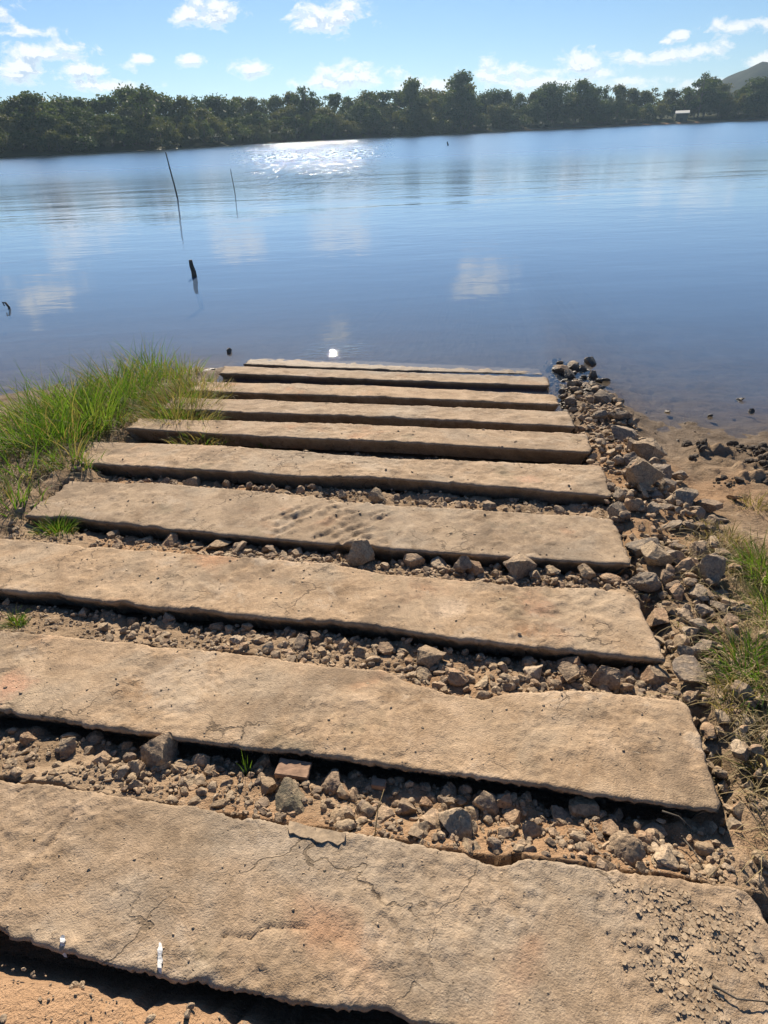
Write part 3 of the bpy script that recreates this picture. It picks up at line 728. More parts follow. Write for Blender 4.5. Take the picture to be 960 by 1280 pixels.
HEAP = [(751,521,24,'rounded'),(776,523,27,'blocky'),(785,541,42,'flat'),(808,567,34,'angular'),(855,611,36,'blocky'),(824,592,38,'angular'),(801,602,40,'rounded'),(780,614,26,'angular'),(888,619,34,'blocky'),(852,623,26,'angular'),(918,610,26,'flat'),(848,589,26,'blocky'),(716,461,27,'rounded'),(700,465,20,'angular'),(755,500,22,'angular'),(735,495,20,'blocky'),(720,487,20,'flat'),(770,502,20,'rounded'),(765,545,26,'flat'),(745,540,22,'flat'),(790,560,26,'angular'),(770,575,24,'rounded'),(760,600,26,'angular'),(804,679,48,'rounded'),(819,698,40,'angular'),(807,718,40,'angular'),(831,721,22,'rounded'),(857,708,35,'blocky'),(886,718,32,'rounded'),(872,743,30,'rounded'),(845,738,27,'rounded'),(825,758,38,'angular'),(857,766,24,'rounded'),(875,782,32,'blocky'),(880,806,34,'angular'),(868,832,54,'flat'),(917,796,42,'flat'),(827,666,30,'flat'),(795,636,30,'rounded'),(855,638,26,'flat'),(892,646,26,'blocky'),(870,633,26,'angular'),(889,662,16,'angular'),(775,640,24,'angular'),(825,625,26,'flat'),(815,640,24,'angular'),(840,655,24,'flat'),(905,632,24,'flat'),(788,590,22,'angular'),(815,580,22,'blocky'),(835,605,24,'angular'),(900,755,34,'flat'),(860,790,22,'angular'),(840,700,20,'angular'),(900,740,24,'blocky'),(925,760,30,'flat'),(955,1060,26,'rounded'),(950,1095,20,'rounded'),(925,1010,26,'angular'),(910,965,22,'flat')]
for (px, py, w, kd) in HEAP:
    a, b = px_plane(px, py + w * .25, -.04); rad = .5 * w * depth_px(a, b)
    add_rock(a, b, rad, 'heap', rr, kd, 'grey_rock' if rr.random() < .6 else 'rock', .16, .006)
heap_edge = [(0.98, 1.5), (1.14, 2.15), (1.26, 2.87), (1.27, 3.38), (1.24, 4.05), (1.22, 5.0), (1.18, 5.6), (1.10, 6.3), (1.0, 6.9)]
HE = lambda b: np.interp(b, [p[1] for p in heap_edge], [p[0] for p in heap_edge])
k = tries = 0
while k < 78 and tries < 4000:
    tries += 1
    b = rr.uniform(1.3, 6.75); a = rr.uniform(.80, float(HE(b)) + .03); rad = rr.uniform(.030, .052) * (.85 + .03 * b)
    if not clear(a, b, rad, .62): continue
    add_rock(a, b, rad, 'heap', rr, None, 'grey_rock' if rr.random() < .55 else 'rock', .22); k += 1

def label_words(n):
    ones = 'zero first second third fourth fifth sixth seventh eighth ninth tenth eleventh twelfth thirteenth fourteenth fifteenth sixteenth seventeenth eighteenth nineteenth'.split()
    if n < 20: return ones[n]
    t = {2: ('twentieth', 'twenty'), 3: ('thirtieth', 'thirty'), 4: ('fortieth', 'forty'), 5: ('fiftieth', 'fifty'), 6: ('sixtieth', 'sixty')}[n // 10]
    return t[0] if n % 10 == 0 else f'{t[1]}-{ones[n % 10]}'
def size_word(r): return 'large' if r > .055 else 'fist-sized' if r > .036 else 'small'
gapname = {g: label_words(g) for g in range(1, 10)}
for g in range(1, 10):
    rs = sorted([q for q in ROCKS if q[3] == g], key=lambda q: -q[0])
    for n, q in enumerate(rs, 1):
        tag(q[6], f'{size_word(q[2])} {q[4]} brown rock in the {gapname[g]} gap up the ramp, {label_words(n)} from its right end', 'rock', 'rocks in the gaps between the slabs')
by = {}
for q in [q for q in ROCKS if q[3] == 'heap']:
    mids = [float(s['F'](.75) + s['B'](.75)) / 2 for s in SL]
    by.setdefault(int(np.argmin([abs(q[1] - m) for m in mids])), []).append(q)
for sidx, lst in by.items():
    for n, q in enumerate(sorted(lst, key=lambda q: q[0]), 1):
        tag(q[6], f'{size_word(q[2])} {q[4]} {"grey" if q[5] == "grey_rock" else "brown"} rock heaped beyond the {label_words(sidx + 1)} slab, {label_words(n)} out from its end', 'rock', 'rocks heaped along the ramp edge')

# rocks with a look of their own
a, b = px_plane(362, 1004, -.03); o = add_rock(a, b, .066, 'x', rr, 'flat', 'olive_rock', .18, .0, .25)
tag(o, 'large olive grey mud-caked rock lying right below the brick', 'rock')
for (px, py, w, kd, lab) in [(286, 437, 11, 'angular', 'small dark rock alone in the water left of the ramp end'), (737, 446, 27, 'angular', 'pointed dark rock standing furthest out in the water off the heap'),
                             (758, 471, 18, 'flat', 'low flat dark rock in the shallows right of the heap'), (741, 468, 12, 'rounded', 'small wet rock between the pointed rock and the flat one'),
                             (262, 459, 20, 'flat', 'dark wet rock touching the left corner of the last slab'), (700, 452, 14, 'rounded', 'pale rock at the tip of the heap just above the water'), (727, 458, 15, 'angular', 'dark wet rock tucked behind the rounded rock at the heap tip')]:
    x, y = px_z(px, py + w * .3); a, b = to_ab(x, y); rad = .5 * w * math.hypot(x, y) / 900
    o = add_rock(a, b, rad, 'w', rr, kd, 'grey_rock', 0, 0, .3, z=0.0); o.location.z = rad * .25
    tag(o, lab, 'rock', 'rocks standing in the shallow water')
for (px, py, w, lab) in [(835, 515, 9, 'small pale stone on the wet sand near the heap'), (888, 521, 9, 'small dark stone at the waterline of the sandy beach'), (925, 500, 12, 'dark stone barely out of the shallow water'), (938, 515, 10, 'flat dark stone in the water close to the beach')]:
    x, y = px_z(px, py); a, b = to_ab(x, y)
    o = add_rock(a, b, .5 * w * math.hypot(x, y) / 850, 'w', rr, 'flat', 'grey_rock', .2); tag(o, lab, 'stone', 'loose stones on the beach')
    if o.location.z < .01: o.location.z = .008

# half brick under the second slab
def box_mesh(lx, ly, lz, seg, rough, seed, hollow=False):
    import bmesh
    bm = bmesh.new(); bmesh.ops.create_cube(bm, size=1)
    for v in bm.verts: v.co = Vector((v.co.x * lx, v.co.y * ly, v.co.z * lz))
    bmesh.ops.bevel(bm, geom=bm.edges[:], offset=min(lx, ly, lz) * .08, segments=2, affect='EDGES')
    bmesh.ops.subdivide_edges(bm, edges=bm.edges[:], cuts=seg, use_grid_fill=True)
    r = random.Random(seed)
    for v in bm.verts:
        v.co += Vector([rough * float(pnoise(np.array([v.co.x * 40 + k * 9 + seed]), np.array([v.co.y * 40 + v.co.z * 33]), k)[0]) for k in range(3)])
    me = bpy.data.meshes.new('brick'); bm.to_mesh(me); bm.free()
    return me
for (px, py, L_, W_, H_, rot, lab) in [(366, 958, .100, .06, .018, -.02, 'flat broken red brick wedged under the front edge of the second slab'), (473, 973, .042, .028, .02, -.1, 'small reddish brick chip right of the flat broken brick')]:
    me = box_mesh(L_, W_, H_, 3, .003, int(px)); me.materials.append(M['brick'])
    a, b = px_plane(px, py, -.02); x, y = to_xy(a, b)
    o = bpy.data.objects.new('brick', me); COL.objects.link(o); o.location = (x, y, plane_z(a, b) - .036 if L_ > .05 else tz(a, b) + .014); o.rotation_euler = (-.10, .03, -AZ + rot)
    tag(o, lab, 'brick')

# ------------------------------------------------------------------ gravel, crumbs and clods: one mass nobody could count
def stones(n_list, name, mat, seed, ic=None):
    r = np.random.default_rng(seed); protos = []
    ib, ifc = ic or (ICO1, ICO1F)
    for k in range(10):
        v = rock_verts(ib, 900 + k, 6, 1, .08); protos.append(v)
    V, Fc, off = [], [], 0; f0 = np.array(ifc)
    for (a, b, s, z) in n_list:
        v = protos[r.integers(10)].copy()
        th = r.uniform(0, 6.28); ph = r.normal(0, .6)
        Rz = np.array([[math.cos(th), -math.sin(th), 0], [math.sin(th), math.cos(th), 0], [0, 0, 1]]); Rx = np.array([[1, 0, 0], [0, math.cos(ph), -math.sin(ph)], [0, math.sin(ph), math.cos(ph)]])
        v = (v * s * r.uniform(.8, 1.2, 3)) @ (Rz @ Rx).T
        x, y = to_xy(a, b); v = v + np.array([x, y, z + s * .3])
        V.append(v); Fc.append(f0 + off); off += len(v)
    o = mesh_obj(name, np.concatenate(V).tolist(), np.concatenate(Fc).tolist(), mat, smooth=ic is not None)
    if ic: o.data.set_sharp_from_angle(angle=R(24))
    tag(o, kind='stuff'); return o
r = np.random.default_rng(5); lst = []
def scatter(n, fa, fb, smin, smax, cond=None):
    a = fa(n); b = fb(a, n); z = terrain(a, b); s = smin * (smax / smin) ** (r.random(n) ** 2.2)
    keep = np.ones(n, bool) if cond is None else cond(a, b)
    lst.extend(zip(a[keep], b[keep], s[keep], z[keep]))
for g, n, sm, sx in ((1, 3600, .0025, .013), (2, 2400, .003, .014), (3, 1500, .004, .015), (4, 800, .005, .016), (5, 300, .006, .016), (6, 150, .007, .016), (7, 120, .007, .016), (8, 100, .008, .018), (9, 60, .008, .018)):
    def fb(a, n, g=g):
        lo = SL[g - 1]['B'](a); hi = SL[g]['F'](a); return lo + .008 + (hi - lo - .01) * r.random(n)
    dens = lambda a, b: pnoise(a * 6, b * 6, 71) > -.25
    scatter(n, lambda n: r.uniform(-2.4, .76, n), fb, sm, sx, dens)
scatter(2400, lambda n: r.uniform(.74, 1.5, n), lambda a, n: r.uniform(.7, 6.3, n), .006, .024, lambda a, b: a < HE(b) + .02)
scatter(700, lambda n: r.uniform(-1.6, .6, n), lambda a, n: SL[0]['F'](a) - .01 - np.abs(r.normal(0, .12, n)), .002, .012)
scatter(110, lambda n: r.uniform(1.2, 3.0, n), lambda a, n: r.uniform(2.4, 5.6, n), .003, .014)
scatter(260, lambda n: r.uniform(-2.9, -2.3, n), lambda a, n: r.uniform(1.5, 4, n), .006, .03)
stones(lst, 'gravel', M['gravel'], 8)
# smaller broken stone packed between the individual rocks
lst = []
def scatter_z(n, fa, fb, smin, smax, cond, zj):
    a = fa(n); b = fb(a, n); z = terrain(a, b) + zj * r.random(n); s = smin * (smax / smin) ** (r.random(n) ** 1.5)
    k = cond(a, b); lst.extend(zip(a[k], b[k], s[k], z[k] - s[k] * .25))
scatter_z(950, lambda n: r.uniform(.77, 1.42, n), lambda a, n: r.uniform(1.2, 6.9, n), .016, .045, lambda a, b: a < HE(b) + .06 * r.random(len(a)), .045)
for g, n in ((1, 520), (2, 480), (3, 460), (4, 300), (5, 90)):
    def fb(a, n, g=g):
        lo = SL[g - 1]['B'](a); hi = SL[g]['F'](a); return lo + .015 + (hi - lo - .015) * r.random(n)
    scatter_z(n, lambda n: r.uniform(-2.3 if g in (1, 4) else -1.5, .75, n), fb, .010, .029 if g in (1, 2, 3) else .022, lambda a, b: pnoise(a * 4, b * 4, 171) + .5 * (a > -.9) > -.1, .006)
stones(lst, 'rubble', M['rock'], 18, (ICO2, ICO2F))
lst = []
for i, n in enumerate((900, 700, 480, 300, 200, 120)):
    a = r.uniform(-2.3, .7, n); t = r.random(n) ; b = SL[i]['F'](a) + (SL[i]['B'](a) - SL[i]['F'](a)) * (.04 + .92 * t)
    z = plane_z(a, b) + slab_relief(i, a, b); s = .0011 * (4.6 ** (r.random(n) ** 3)) * (1 + .25 * i)
    k = pnoise(a * 4, b * 4, 91) + .9 * r.random(n) > .25
    lst.extend(zip(a[k], b[k], s[k], z[k] - s[k] * .1))
stones(lst, 'dirt_crumbs', M['flake'], 9)

# dark clods of dried mud and roots on the beach
lst = []
n = 900; a = r.uniform(1.5, 2.5, n); b = r.uniform(3.6, 4.4, n); k = fbm(a * 3.2, b * 3.2, 3, 40) > .06
z = terrain(a, b); s = .008 * (5 ** (r.random(n) ** 1.6)); lst.extend(zip(a[k], b[k], s[k], z[k]))
M['clod'] = mat_plain('dark_mud', (.085, .066, .048), .9, .35, 30)
stones(lst, 'mud_clods', M['clod'], 10)

# ------------------------------------------------------------------ grass
def blade(x, y, z, h, lean_az, lean, w, rr, seg=5, droop=.6, twist=0):
    vs, fs = [], []
    dx, dy = math.sin(lean_az), math.cos(lean_az); px, py = dy, -dx
    t_az = rr.random() * 6.28; wx, wy = math.cos(t_az), math.sin(t_az)
    X = Z_ = 0.0; ang = lean
    for k in range(seg + 1):
        t = k / seg; ww = w * (1 - t ** 1.6) * .5 + .0004
        cx, cy, cz = x + dx * X, y + dy * X, z + Z_
        vs += [(cx - wx * ww, cy - wy * ww, cz), (cx + wx * ww, cy + wy * ww, cz)]
        st = h / seg; X += math.sin(ang) * st; Z_ += math.cos(ang) * st; ang += droop * st / h * (1 + .8 * t)
    for k in range(seg): fs.append((2 * k, 2 * k + 1, 2 * k + 3, 2 * k + 2))
    return vs, fs

def tuft(name, a, b, radius, n, hmin, hmax, mat, label, group, seed, lean=.35, droop=.7, w=.006, dry=None, cat='grass tuft', elong=1.0, bias=0.0):
    rr = random.Random(seed)
    x0, y0 = to_xy(a, b); z0 = max(tz(a, b), plane_z(a, b) - .09) if a > -2.9 and a < .7 else tz(a, b)
    root = empty(name, (x0, y0, z0)); tag(root, label, cat, group)
    sets = {mat: [], (dry[0] if dry else mat): []}
    for k in range(n):
        q = math.sqrt(rr.random()) * radius; th = rr.random() * 6.28
        da, db = q * math.cos(th) * elong, q * math.sin(th)
        x, y = to_xy(a + da, b + db); z = max(tz(a + da, b + db), plane_z(a + da, b + db) - .06) if radius > .1 else z0
        if abs(z - z0) > .25: z = z0
        h = (hmin + (hmax - hmin) * rr.random() ** 1.5) * (1 - .35 * (q / radius) ** 2)
        m = dry[0] if dry and rr.random() < dry[1] else mat
        out = math.atan2(x - x0, y - y0) + rr.gauss(0, .7)
        sets[m].append(blade(x - x0, y - y0, z - z0 - .01, h, out, abs(rr.gauss(lean * (.3 + q / radius), .18)) + bias, w * rr.uniform(.6, 1.25), rr, 5 if h > .12 else 3, droop * rr.uniform(.3, 1.6)))
    for m, lst in sets.items():
        if lst:
            V, Fc = merge(lst); o = mesh_obj('dry_blades' if m != mat else 'blades', V, Fc, M[m], root)
    return root

G = 'grass tufts on the left bank'
LEFT = [ # pixel of root, radius m, blades, height range, label
 (30, 600, .22, 260, .12, .30, 'short bright green grass tuft at the near edge of the tall clump'),
 (28, 560, .34, 620, .22, .50, 'green grass tuft leaning over pale sand behind the short bright tuft'),
 (75, 556, .28, 680, .28, .56, 'tall bright green grass tuft with crossing blades beside the fifth slab'),
 (118, 535, .26, 680, .30, .56, 'tall green grass tuft shading the end of the fifth slab'),
 (95, 515, .32, 680, .30, .58, 'tallest bright grass tuft standing against the water'),
 (55, 520, .34, 560, .25, .50, 'loose green grass tuft at the outer side of the clump near the sand'),
 (150, 505, .30, 620, .28, .52, 'tall yellowish green grass tuft behind the sixth slab end'),
 (150, 485, .34, 560, .26, .48, 'green grass tuft at the back of the clump over the water'),
 (195, 482, .26, 420, .22, .42, 'thin green grass tuft beside the seventh slab end'),
 (92, 590, .16, 260, .10, .30, 'short dark tuft at the left tip of the fifth slab'),
 (22, 640, .16, 240, .07, .20, 'low matted tuft in the litter at the left tip of the fourth slab'),
 (225, 470, .22, 300, .16, .34, 'sparse grass tuft closest to the left corner of the last slab'),
 (212, 524, .17, 260, .12, .36, 'green blades spilling over the left end of the sixth slab'),
 (232, 503, .16, 240, .12, .34, 'green blades spilling over the left end of the seventh slab'),
 (250, 484, .14, 160, .10, .28, 'thin blades spilling over the left end of the eighth slab'),
 (185, 464, .24, 320, .30, .50, 'sparse tall grass tuft standing highest at the water edge'),
]
for k, (px, py, rad, n, h0, h1, lab) in enumerate(LEFT):
    a, b = px_plane(px, py, -.05)
    if k < 7 and a > -2.60 - rad * .35: a = -2.60 - rad * .35
    tuft('grass_tuft', a, b, rad, int(n * .62), h0 * .7, h1 * 1.08, 'grass', lab, G, 100 + k, .42, .85, .0070, ('mixgrass', .2 if k < 7 else .36))
for k, (px, py, rad, n, h0, h1, lab) in enumerate([
 (205, 528, .24, 330, .10, .30, 'brown thin stems sprouting through the gap at the sixth slab end'),
 (205, 510, .26, 380, .12, .36, 'brown wiry grass stems hanging over the seventh slab end'),
 (232, 494, .24, 300, .10, .30, 'sparse brown stems at the end of the eighth slab'),
 (235, 546, .18, 170, .04, .14, 'low brown grass creeping along the gap behind the fifth slab')]):
    a, b = px_plane(px, py, -.05); a += .10
    tuft('stem_tuft', a, b, rad, int(n * 2.4), h0, h1, 'mixgrass', lab, G, 140 + k, .55, .9, .0060, ('grass', .25), elong=1.5)
for k, (px, py) in enumerate([(275, 545), (330, 549)]):
    a, b = px_plane(px, py, -.05)
    tuft('weed_sprig', a, b, .06, 34, .03, .08, 'grass', ['tiny weed sprig growing in the gap behind the fifth slab', 'tiny weed sprig in the same gap further right, near the middle'][k], 'weeds in the ramp gaps', 160 + k, .6, .8, .006)
a, b = px_plane(72, 668, -.06); tuft('grass_tuft', a, b, .075, 240, .07, .17, 'grass', 'small round green grass tuft in the gap at the left end of the fourth slab', G, 171, .55, 1.1, .0045, ('mixgrass', .3), elong=1.3)
a, b = px_plane(22, 785, -.05); tuft('grass_tuft', a, b, .032, 150, .04, .105, 'grass', 'little grass tuft in the gap left of the second slab, yellow at its tips', G, 172, .5, 1.0, .003, ('mixgrass', .35))
a, b = px_plane(308, 962, -.05); tuft('grass_sprig', a, b, .010, 9, .09, .15, 'grass', 'single upright green grass sprig in the nearest gap left of the brick', None, 173, .10, .2, .0065, cat='grass sprig')
G2 = 'grass tufts on the right bank'
RIGHT = [(955, 715, .11, 380, .12, .26, 'grass', .12, 'bright green grass tuft on the right bank above the dry straw'),
 (935, 690, .10, 160, .08, .18, 'mixgrass', .3, 'yellowing grass tuft beside the bright green one'),
 (905, 672, .12, 140, .06, .15, 'mixgrass', .5, 'sparse brownish grass among rocks past the third slab'),
 (975, 770, .14, 260, .10, .24, 'grass', .3, 'green grass tuft cut by the photo edge behind the dry straw'),
 (930, 835, .11, 260, .10, .22, 'grass', .3, 'green arching grass tuft over the flat rocks beside the second slab'),
 (960, 868, .13, 330, .10, .25, 'grass', .35, 'dense green grass tuft at the bank edge beside the second slab'),
 (915, 880, .08, 110, .08, .18, 'mixgrass', .5, 'thin pale grass tuft touching the end of the second slab'),
 (975, 960, .09, 180, .08, .20, 'mixgrass', .5, 'dry grass tuft nearest the camera on the right bank'),
 (945, 625, .10, 110, .06, .14, 'mixgrass', .4, 'small tuft on bare sand above the rocks')]
for k, (px, py, rad, n, h0, h1, m, dr, lab) in enumerate(RIGHT):
    a, b = px_plane(px, py, -.04)
    tuft('grass_tuft', a, b, rad, n, h0, h1, m, lab, G2, 200 + k, .6, 1.1, .0045, ('dry', dr))

# dead straw lying over the rocks and on the banks: uncountable
rr = random.Random(77); parts = []
def straw(a, b, L_, z=None, w=.003, lift=.03):
    az = rr.random() * 6.28; n = 6; bend = rr.gauss(0, .9); pts = []
    x, y = to_xy(a, b); zz = 0
    for k in range(n + 1):
        aa, bb = to_ab(x, y); g = max(tz(aa, bb), 0) if z is None else z
        pts.append((x, y, g + .006 + lift * math.sin(math.pi * k / n) + rr.random() * .004))
        x += math.sin(az) * L_ / n; y += math.cos(az) * L_ / n; az += bend / n
    vs, fs = [], []
    for k, p in enumerate(pts):
        q = pts[min(k + 1, n)]; q0 = pts[max(k - 1, 0)]; d = Vector((q[0] - q0[0], q[1] - q0[1], 0)).normalized(); s = Vector((-d.y, d.x, .3)) * w * (1 - .6 * k / n)
        vs += [tuple(Vector(p) - s), tuple(Vector(p) + s)]
    for k in range(n): fs.append((2 * k, 2 * k + 1, 2 * k + 3, 2 * k + 2))
    parts.append((vs, fs))
for k in range(1500):
    b = rr.uniform(.75, 2.9); a = float(HE(b)) + rr.gauss(.05, .15)
    if a < .80: continue
    straw(a, b, rr.uniform(.05, .24), None, rr.uniform(.0008, .0020), rr.uniform(.01, .06))
for k in range(300):
    straw(rr.gauss(1.75, .3), rr.uniform(2.0, 3.0), rr.uniform(.06, .2), None, rr.uniform(.001, .002), .03)
V, Fc = merge(parts); tag(mesh_obj('dry_grass', V, Fc, M['dry'], None), kind='stuff')
parts = []
for k in range(2600):
    a = rr.uniform(-3.4, -2.42); b = rr.uniform(2.3, 4.3)
    if a > -2.56 and rr.random() < .8: continue
    straw(a, b, rr.uniform(.06, .22), None, rr.uniform(.001, .0028), rr.uniform(.01, .06))
V, Fc = merge(parts); tag(mesh_obj('leaf_litter', V, Fc, M['thatch'], None), kind='stuff')

# twigs lying about
def twig(pts, r0, label, cat='twig', name='twig'):
    P = [Vector(p) for p in pts]; o0 = P[0]
    v, f = tube([p - o0 for p in P], [r0 * (1 - .6 * k / (len(P) - 1)) for k in range(len(P))], 6)
    o = mesh_obj(name, v, f, M['wood'] if cat != 'straw' else M['dry'], None, True, tuple(o0)); tag(o, label, cat); return o
def on_ground(px, py, dz, h=-.04):
    a, b = px_plane(px, py, h); x, y = to_xy(a, b); return (x, y, plane_z(a, b) + h + dz)
twig([on_ground(825, 1022, .03), on_ground(845, 1030, .035), on_ground(862, 1040, .02)], .0028, 'pale straight stick lying in the shadow under the right end of the second slab')
twig([on_ground(852, 1045, .0), on_ground(868, 1070, .012), on_ground(884, 1096, .004)], .0022, 'thin dark twig leaning across the nearest gap by its right end')
twig([on_ground(886, 1098, .0, 0), on_ground(895, 1090, .02, 0), on_ground(903, 1080, .03, 0)], .0016, 'short pale straw standing at the far edge of the nearest slab', 'straw')
twig([on_ground(468, 1040, -.02, 0), on_ground(473, 1020, .03, 0), on_ground(481, 1000, .05, 0)], .0016, 'thin bent straw sticking up out of the middle of the nearest gap', 'straw')
twig([on_ground(890, 1232, .004, 0), on_ground(920, 1250, .006, 0), on_ground(962, 1254, .004, 0)], .003, 'curved root-like twig on the muddy corner of the nearest slab')

# ------------------------------------------------------------------ sticks in the lake
def pole(base_px, top_px, r0, label, group=None, below=.5, name='wooden_pole', cat='pole'):
    x, y = px_z(*base_px); d = ray(*top_px); t = y / d[1]; top = Vector((d[0] * t, y, ZC + d[2] * t)); bs = Vector((x, y, 0)); dr = (top - bs).normalized()
    P = [bs - dr * below, bs, bs.lerp(top, .33) + Vector((r0 * .15, 0, 0)), bs.lerp(top, .66) - Vector((r0 * .1, 0, 0)), top]
    v, f = tube([p - bs for p in P], [r0, r0, r0 * .9, r0 * .8, r0 * .65], 8)
    o = mesh_obj(name, v, f, M['wood'], None, True, tuple(bs)); tag(o, label, cat, group)
pole((222, 248), (207, 190), .034, 'long dark wooden pole leaning far out of the lake', 'poles standing in the lake')
pole((294, 243), (288, 211), .017, 'shorter thin dark pole leaning out of the lake beyond the long one', 'poles standing in the lake')
pole((243, 346), (238, 325), .048, 'short thick broken stump poking out of the lake', None, .6, 'tree_stump', 'stump')
pole((560, 182), (559, 177), .10, 'tiny dark stake far out in front of the opposite shore', None, .6, 'stake', 'stake')
x, y = px_z(12, 386)
twig([(x - .05, y, -.15), (x, y, .02), (x - .03, y, .09), (x - .07, y, .10), (x - .05, y - .02, .05)], .022, 'small crooked dark branch poking out of the lake nearest the left edge', 'branch', 'branch')

# ------------------------------------------------------------------ far shore trees
def crown_mesh(name, kind, seed):
    rr = np.random.default_rng(seed); blobs = []
    if kind == 'round': nb, W, lo, hi = 22, .40, .16, .90
    elif kind == 'wide': nb, W, lo, hi = 25, .54, .16, .88
    elif kind == 'tall': nb, W, lo, hi = 20, .27, .18, .95
    elif kind == 'open': nb, W, lo, hi = 16, .42, .25, .92
    else: nb, W, lo, hi = 16, .75, .02, .72
    for k in range(nb):
        t = rr.random(); zz = lo + (hi - lo) * t; prof = math.sin(math.pi * (.16 + .78 * t)) ** .7
        th = rr.uniform(0, 6.28); q = W * prof * math.sqrt(rr.random())
        blobs.append((q * math.cos(th), q * math.sin(th), zz, rr.uniform(.10, .19) * (1.0 if kind != 'open' else .8) * (1.25 if kind in ('bush', 'wide') else 1)))
    V, Fc = [], []
    per = 150 if kind != 'open' else 115
    for (bx, by, bz, br) in blobs:
        n = int(per * (br / .15) ** 1.5)
        d = rr.normal(size=(n, 3)); d /= np.linalg.norm(d, axis=1)[:, None]
        rad = br * rr.random(n) ** .45 * (1 + .35 * rr.normal(size=n) * .5)
        c = np.array([bx, by, bz]) + d * rad[:, None] * np.array([1.1, 1.1, .8])
        for p in c:
            s = rr.uniform(.013, .030); u = rr.normal(size=3); u /= np.linalg.norm(u); w = np.cross(u, rr.normal(size=3)); w /= np.linalg.norm(w) + 1e-9
            o = len(V); V += [tuple(p - u * s * 1.4), tuple(p + w * s * .8), tuple(p + u * s * 1.4), tuple(p - w * s * .8)]; Fc.append((o, o + 1, o + 2, o + 3))
    me = bpy.data.meshes.new('crown'); me.from_pydata(V, [], Fc); me.update()
    parts = []
    if kind != 'bush':
        parts.append(tube([(0, 0, -.05), (.01, 0, .18), (-.008, .01, .42), (0, 0, .7)], [.022, .017, .012, .005], 6))
        for (bx, by, bz, br) in blobs[:9]:
            s = max(.15, bz - .28); parts.append(tube([(0, 0, s), (bx * .5, by * .5, (s + bz) / 2 + .02), (bx, by, bz)], [.010, .007, .003], 5))
    else:
        for (bx, by, bz, br) in blobs[:6]: parts.append(tube([(0, 0, -.05), (bx * .5, by * .5, bz * .6), (bx, by, bz)], [.014, .009, .003], 5))
    v, f = merge(parts); mt = bpy.data.meshes.new('trunk'); mt.from_pydata(v, [], f); mt.materials.append(M['bark']); mt.update()
    return me, mt
PROTO = {}
for kind, cnt in (('round', 3), ('wide', 3), ('tall', 2), ('open', 2), ('bush', 3)):
    for k in range(cnt):
        me, mt = crown_mesh('crown', kind, 1000 + 13 * k + sum(map(ord, kind)))
        for lf in ('leaf_a', 'leaf_b', 'leaf_c'):
            m2 = me.copy(); m2.name = 'crown'; m2.materials.append(M[lf]); PROTO[(kind, k, lf)] = (m2, mt)
CNT = {'round': 3, 'wide': 3, 'tall': 2, 'open': 2, 'bush': 3}
SKY = [(-420, 120), (-160, 128), (-60, 130), (0, 131), (20, 126), (55, 116), (75, 118), (110, 119), (140, 116), (170, 108), (185, 108), (210, 112), (240, 119), (300, 120), (340, 119), (385, 110), (400, 117), (470, 114), (500, 113), (515, 104), (530, 110), (560, 104), (575, 95), (590, 104), (605, 110), (620, 110), (645, 115), (660, 108), (690, 105), (705, 112), (725, 102), (742, 109), (770, 104), (800, 112), (815, 106), (845, 110), (872, 92), (890, 99), (905, 112), (925, 108), (942, 97), (960, 94), (1000, 96), (1100, 100), (1500, 90)]
sky_y = lambda px: float(np.interp(px, [p[0] for p in SKY], [p[1] for p in SKY]))
TREES = []
rr = random.Random(99)
def add_tree(px, D_off, top_py, kind, row, leaf=None):
    hy = HC + (480 - px) * math.tan(ROLL); az, _ = azel(px, hy)
    # march out along the ray to the shore, then D_off further
    D = 120.0
    while D < 500 and D * math.cos(az) < float(y_shore(np.array([D * math.sin(az)]))[0]): D += 1.0
    D += D_off; x, y = D * math.sin(az), D * math.cos(az)
    a, b = to_ab(x, y); z = max(tz(a, b), .05)
    _, el = azel(px, top_py); H = ZC + D * math.tan(el) - z
    if H < .8: H = .8
    u_ = rr.random(); leaf = leaf or ('leaf_c' if u_ < .2 else 'leaf_b' if u_ < (.65 if px < 330 else .45) else 'leaf_a')
    k = rr.randrange(CNT[kind]); cm, tm = PROTO[(kind, k, leaf)]
    nm = 'shrub' if kind == 'bush' else 'tree'
    root = empty(nm, (x, y, z)); root.rotation_euler = (0, 0, rr.random() * 6.28)
    sc = H / .97 if kind != 'bush' else H / .85; wd = rr.uniform(.85, 1.2)
    root.scale = (sc * wd, sc * wd, sc)
    for n_, me in (('trunk', tm), ('crown', cm)):
        o = bpy.data.objects.new(n_, me); COL.objects.link(o); o.parent = root
    TREES.append([px, row, kind, leaf, root, H])
px = -120.0
while px < 1090:      # skyline row
    kind = rr.choice(['round', 'wide', 'round', 'tall', 'open'])
    add_tree(px, rr.uniform(22, 34), sky_y(px) + abs(rr.gauss(0, 4)) , kind, 'back'); px += rr.uniform(12, 19)
for px, kd in ((184, 'open'), (385, 'open'), (515, 'tall'), (575, 'tall'), (690, 'wide'), (725, 'round'), (872, 'open'), (942, 'wide'), (55, 'round')):
    add_tree(px, rr.uniform(14, 20), sky_y(px) - 1, kd, 'back', 'leaf_a')
px = -110.0
while px < 1080:      # middle row
    sh = HC + (480 - px) * math.tan(ROLL) + 8
    top = sky_y(px) + (sh - sky_y(px)) * rr.uniform(.20, .48)
    add_tree(px, rr.uniform(9, 16) + (9 if 826 < px < 880 else 0), top, rr.choice(['round', 'wide', 'wide', 'round']), 'middle'); px += rr.uniform(14, 22)
px = -110.0
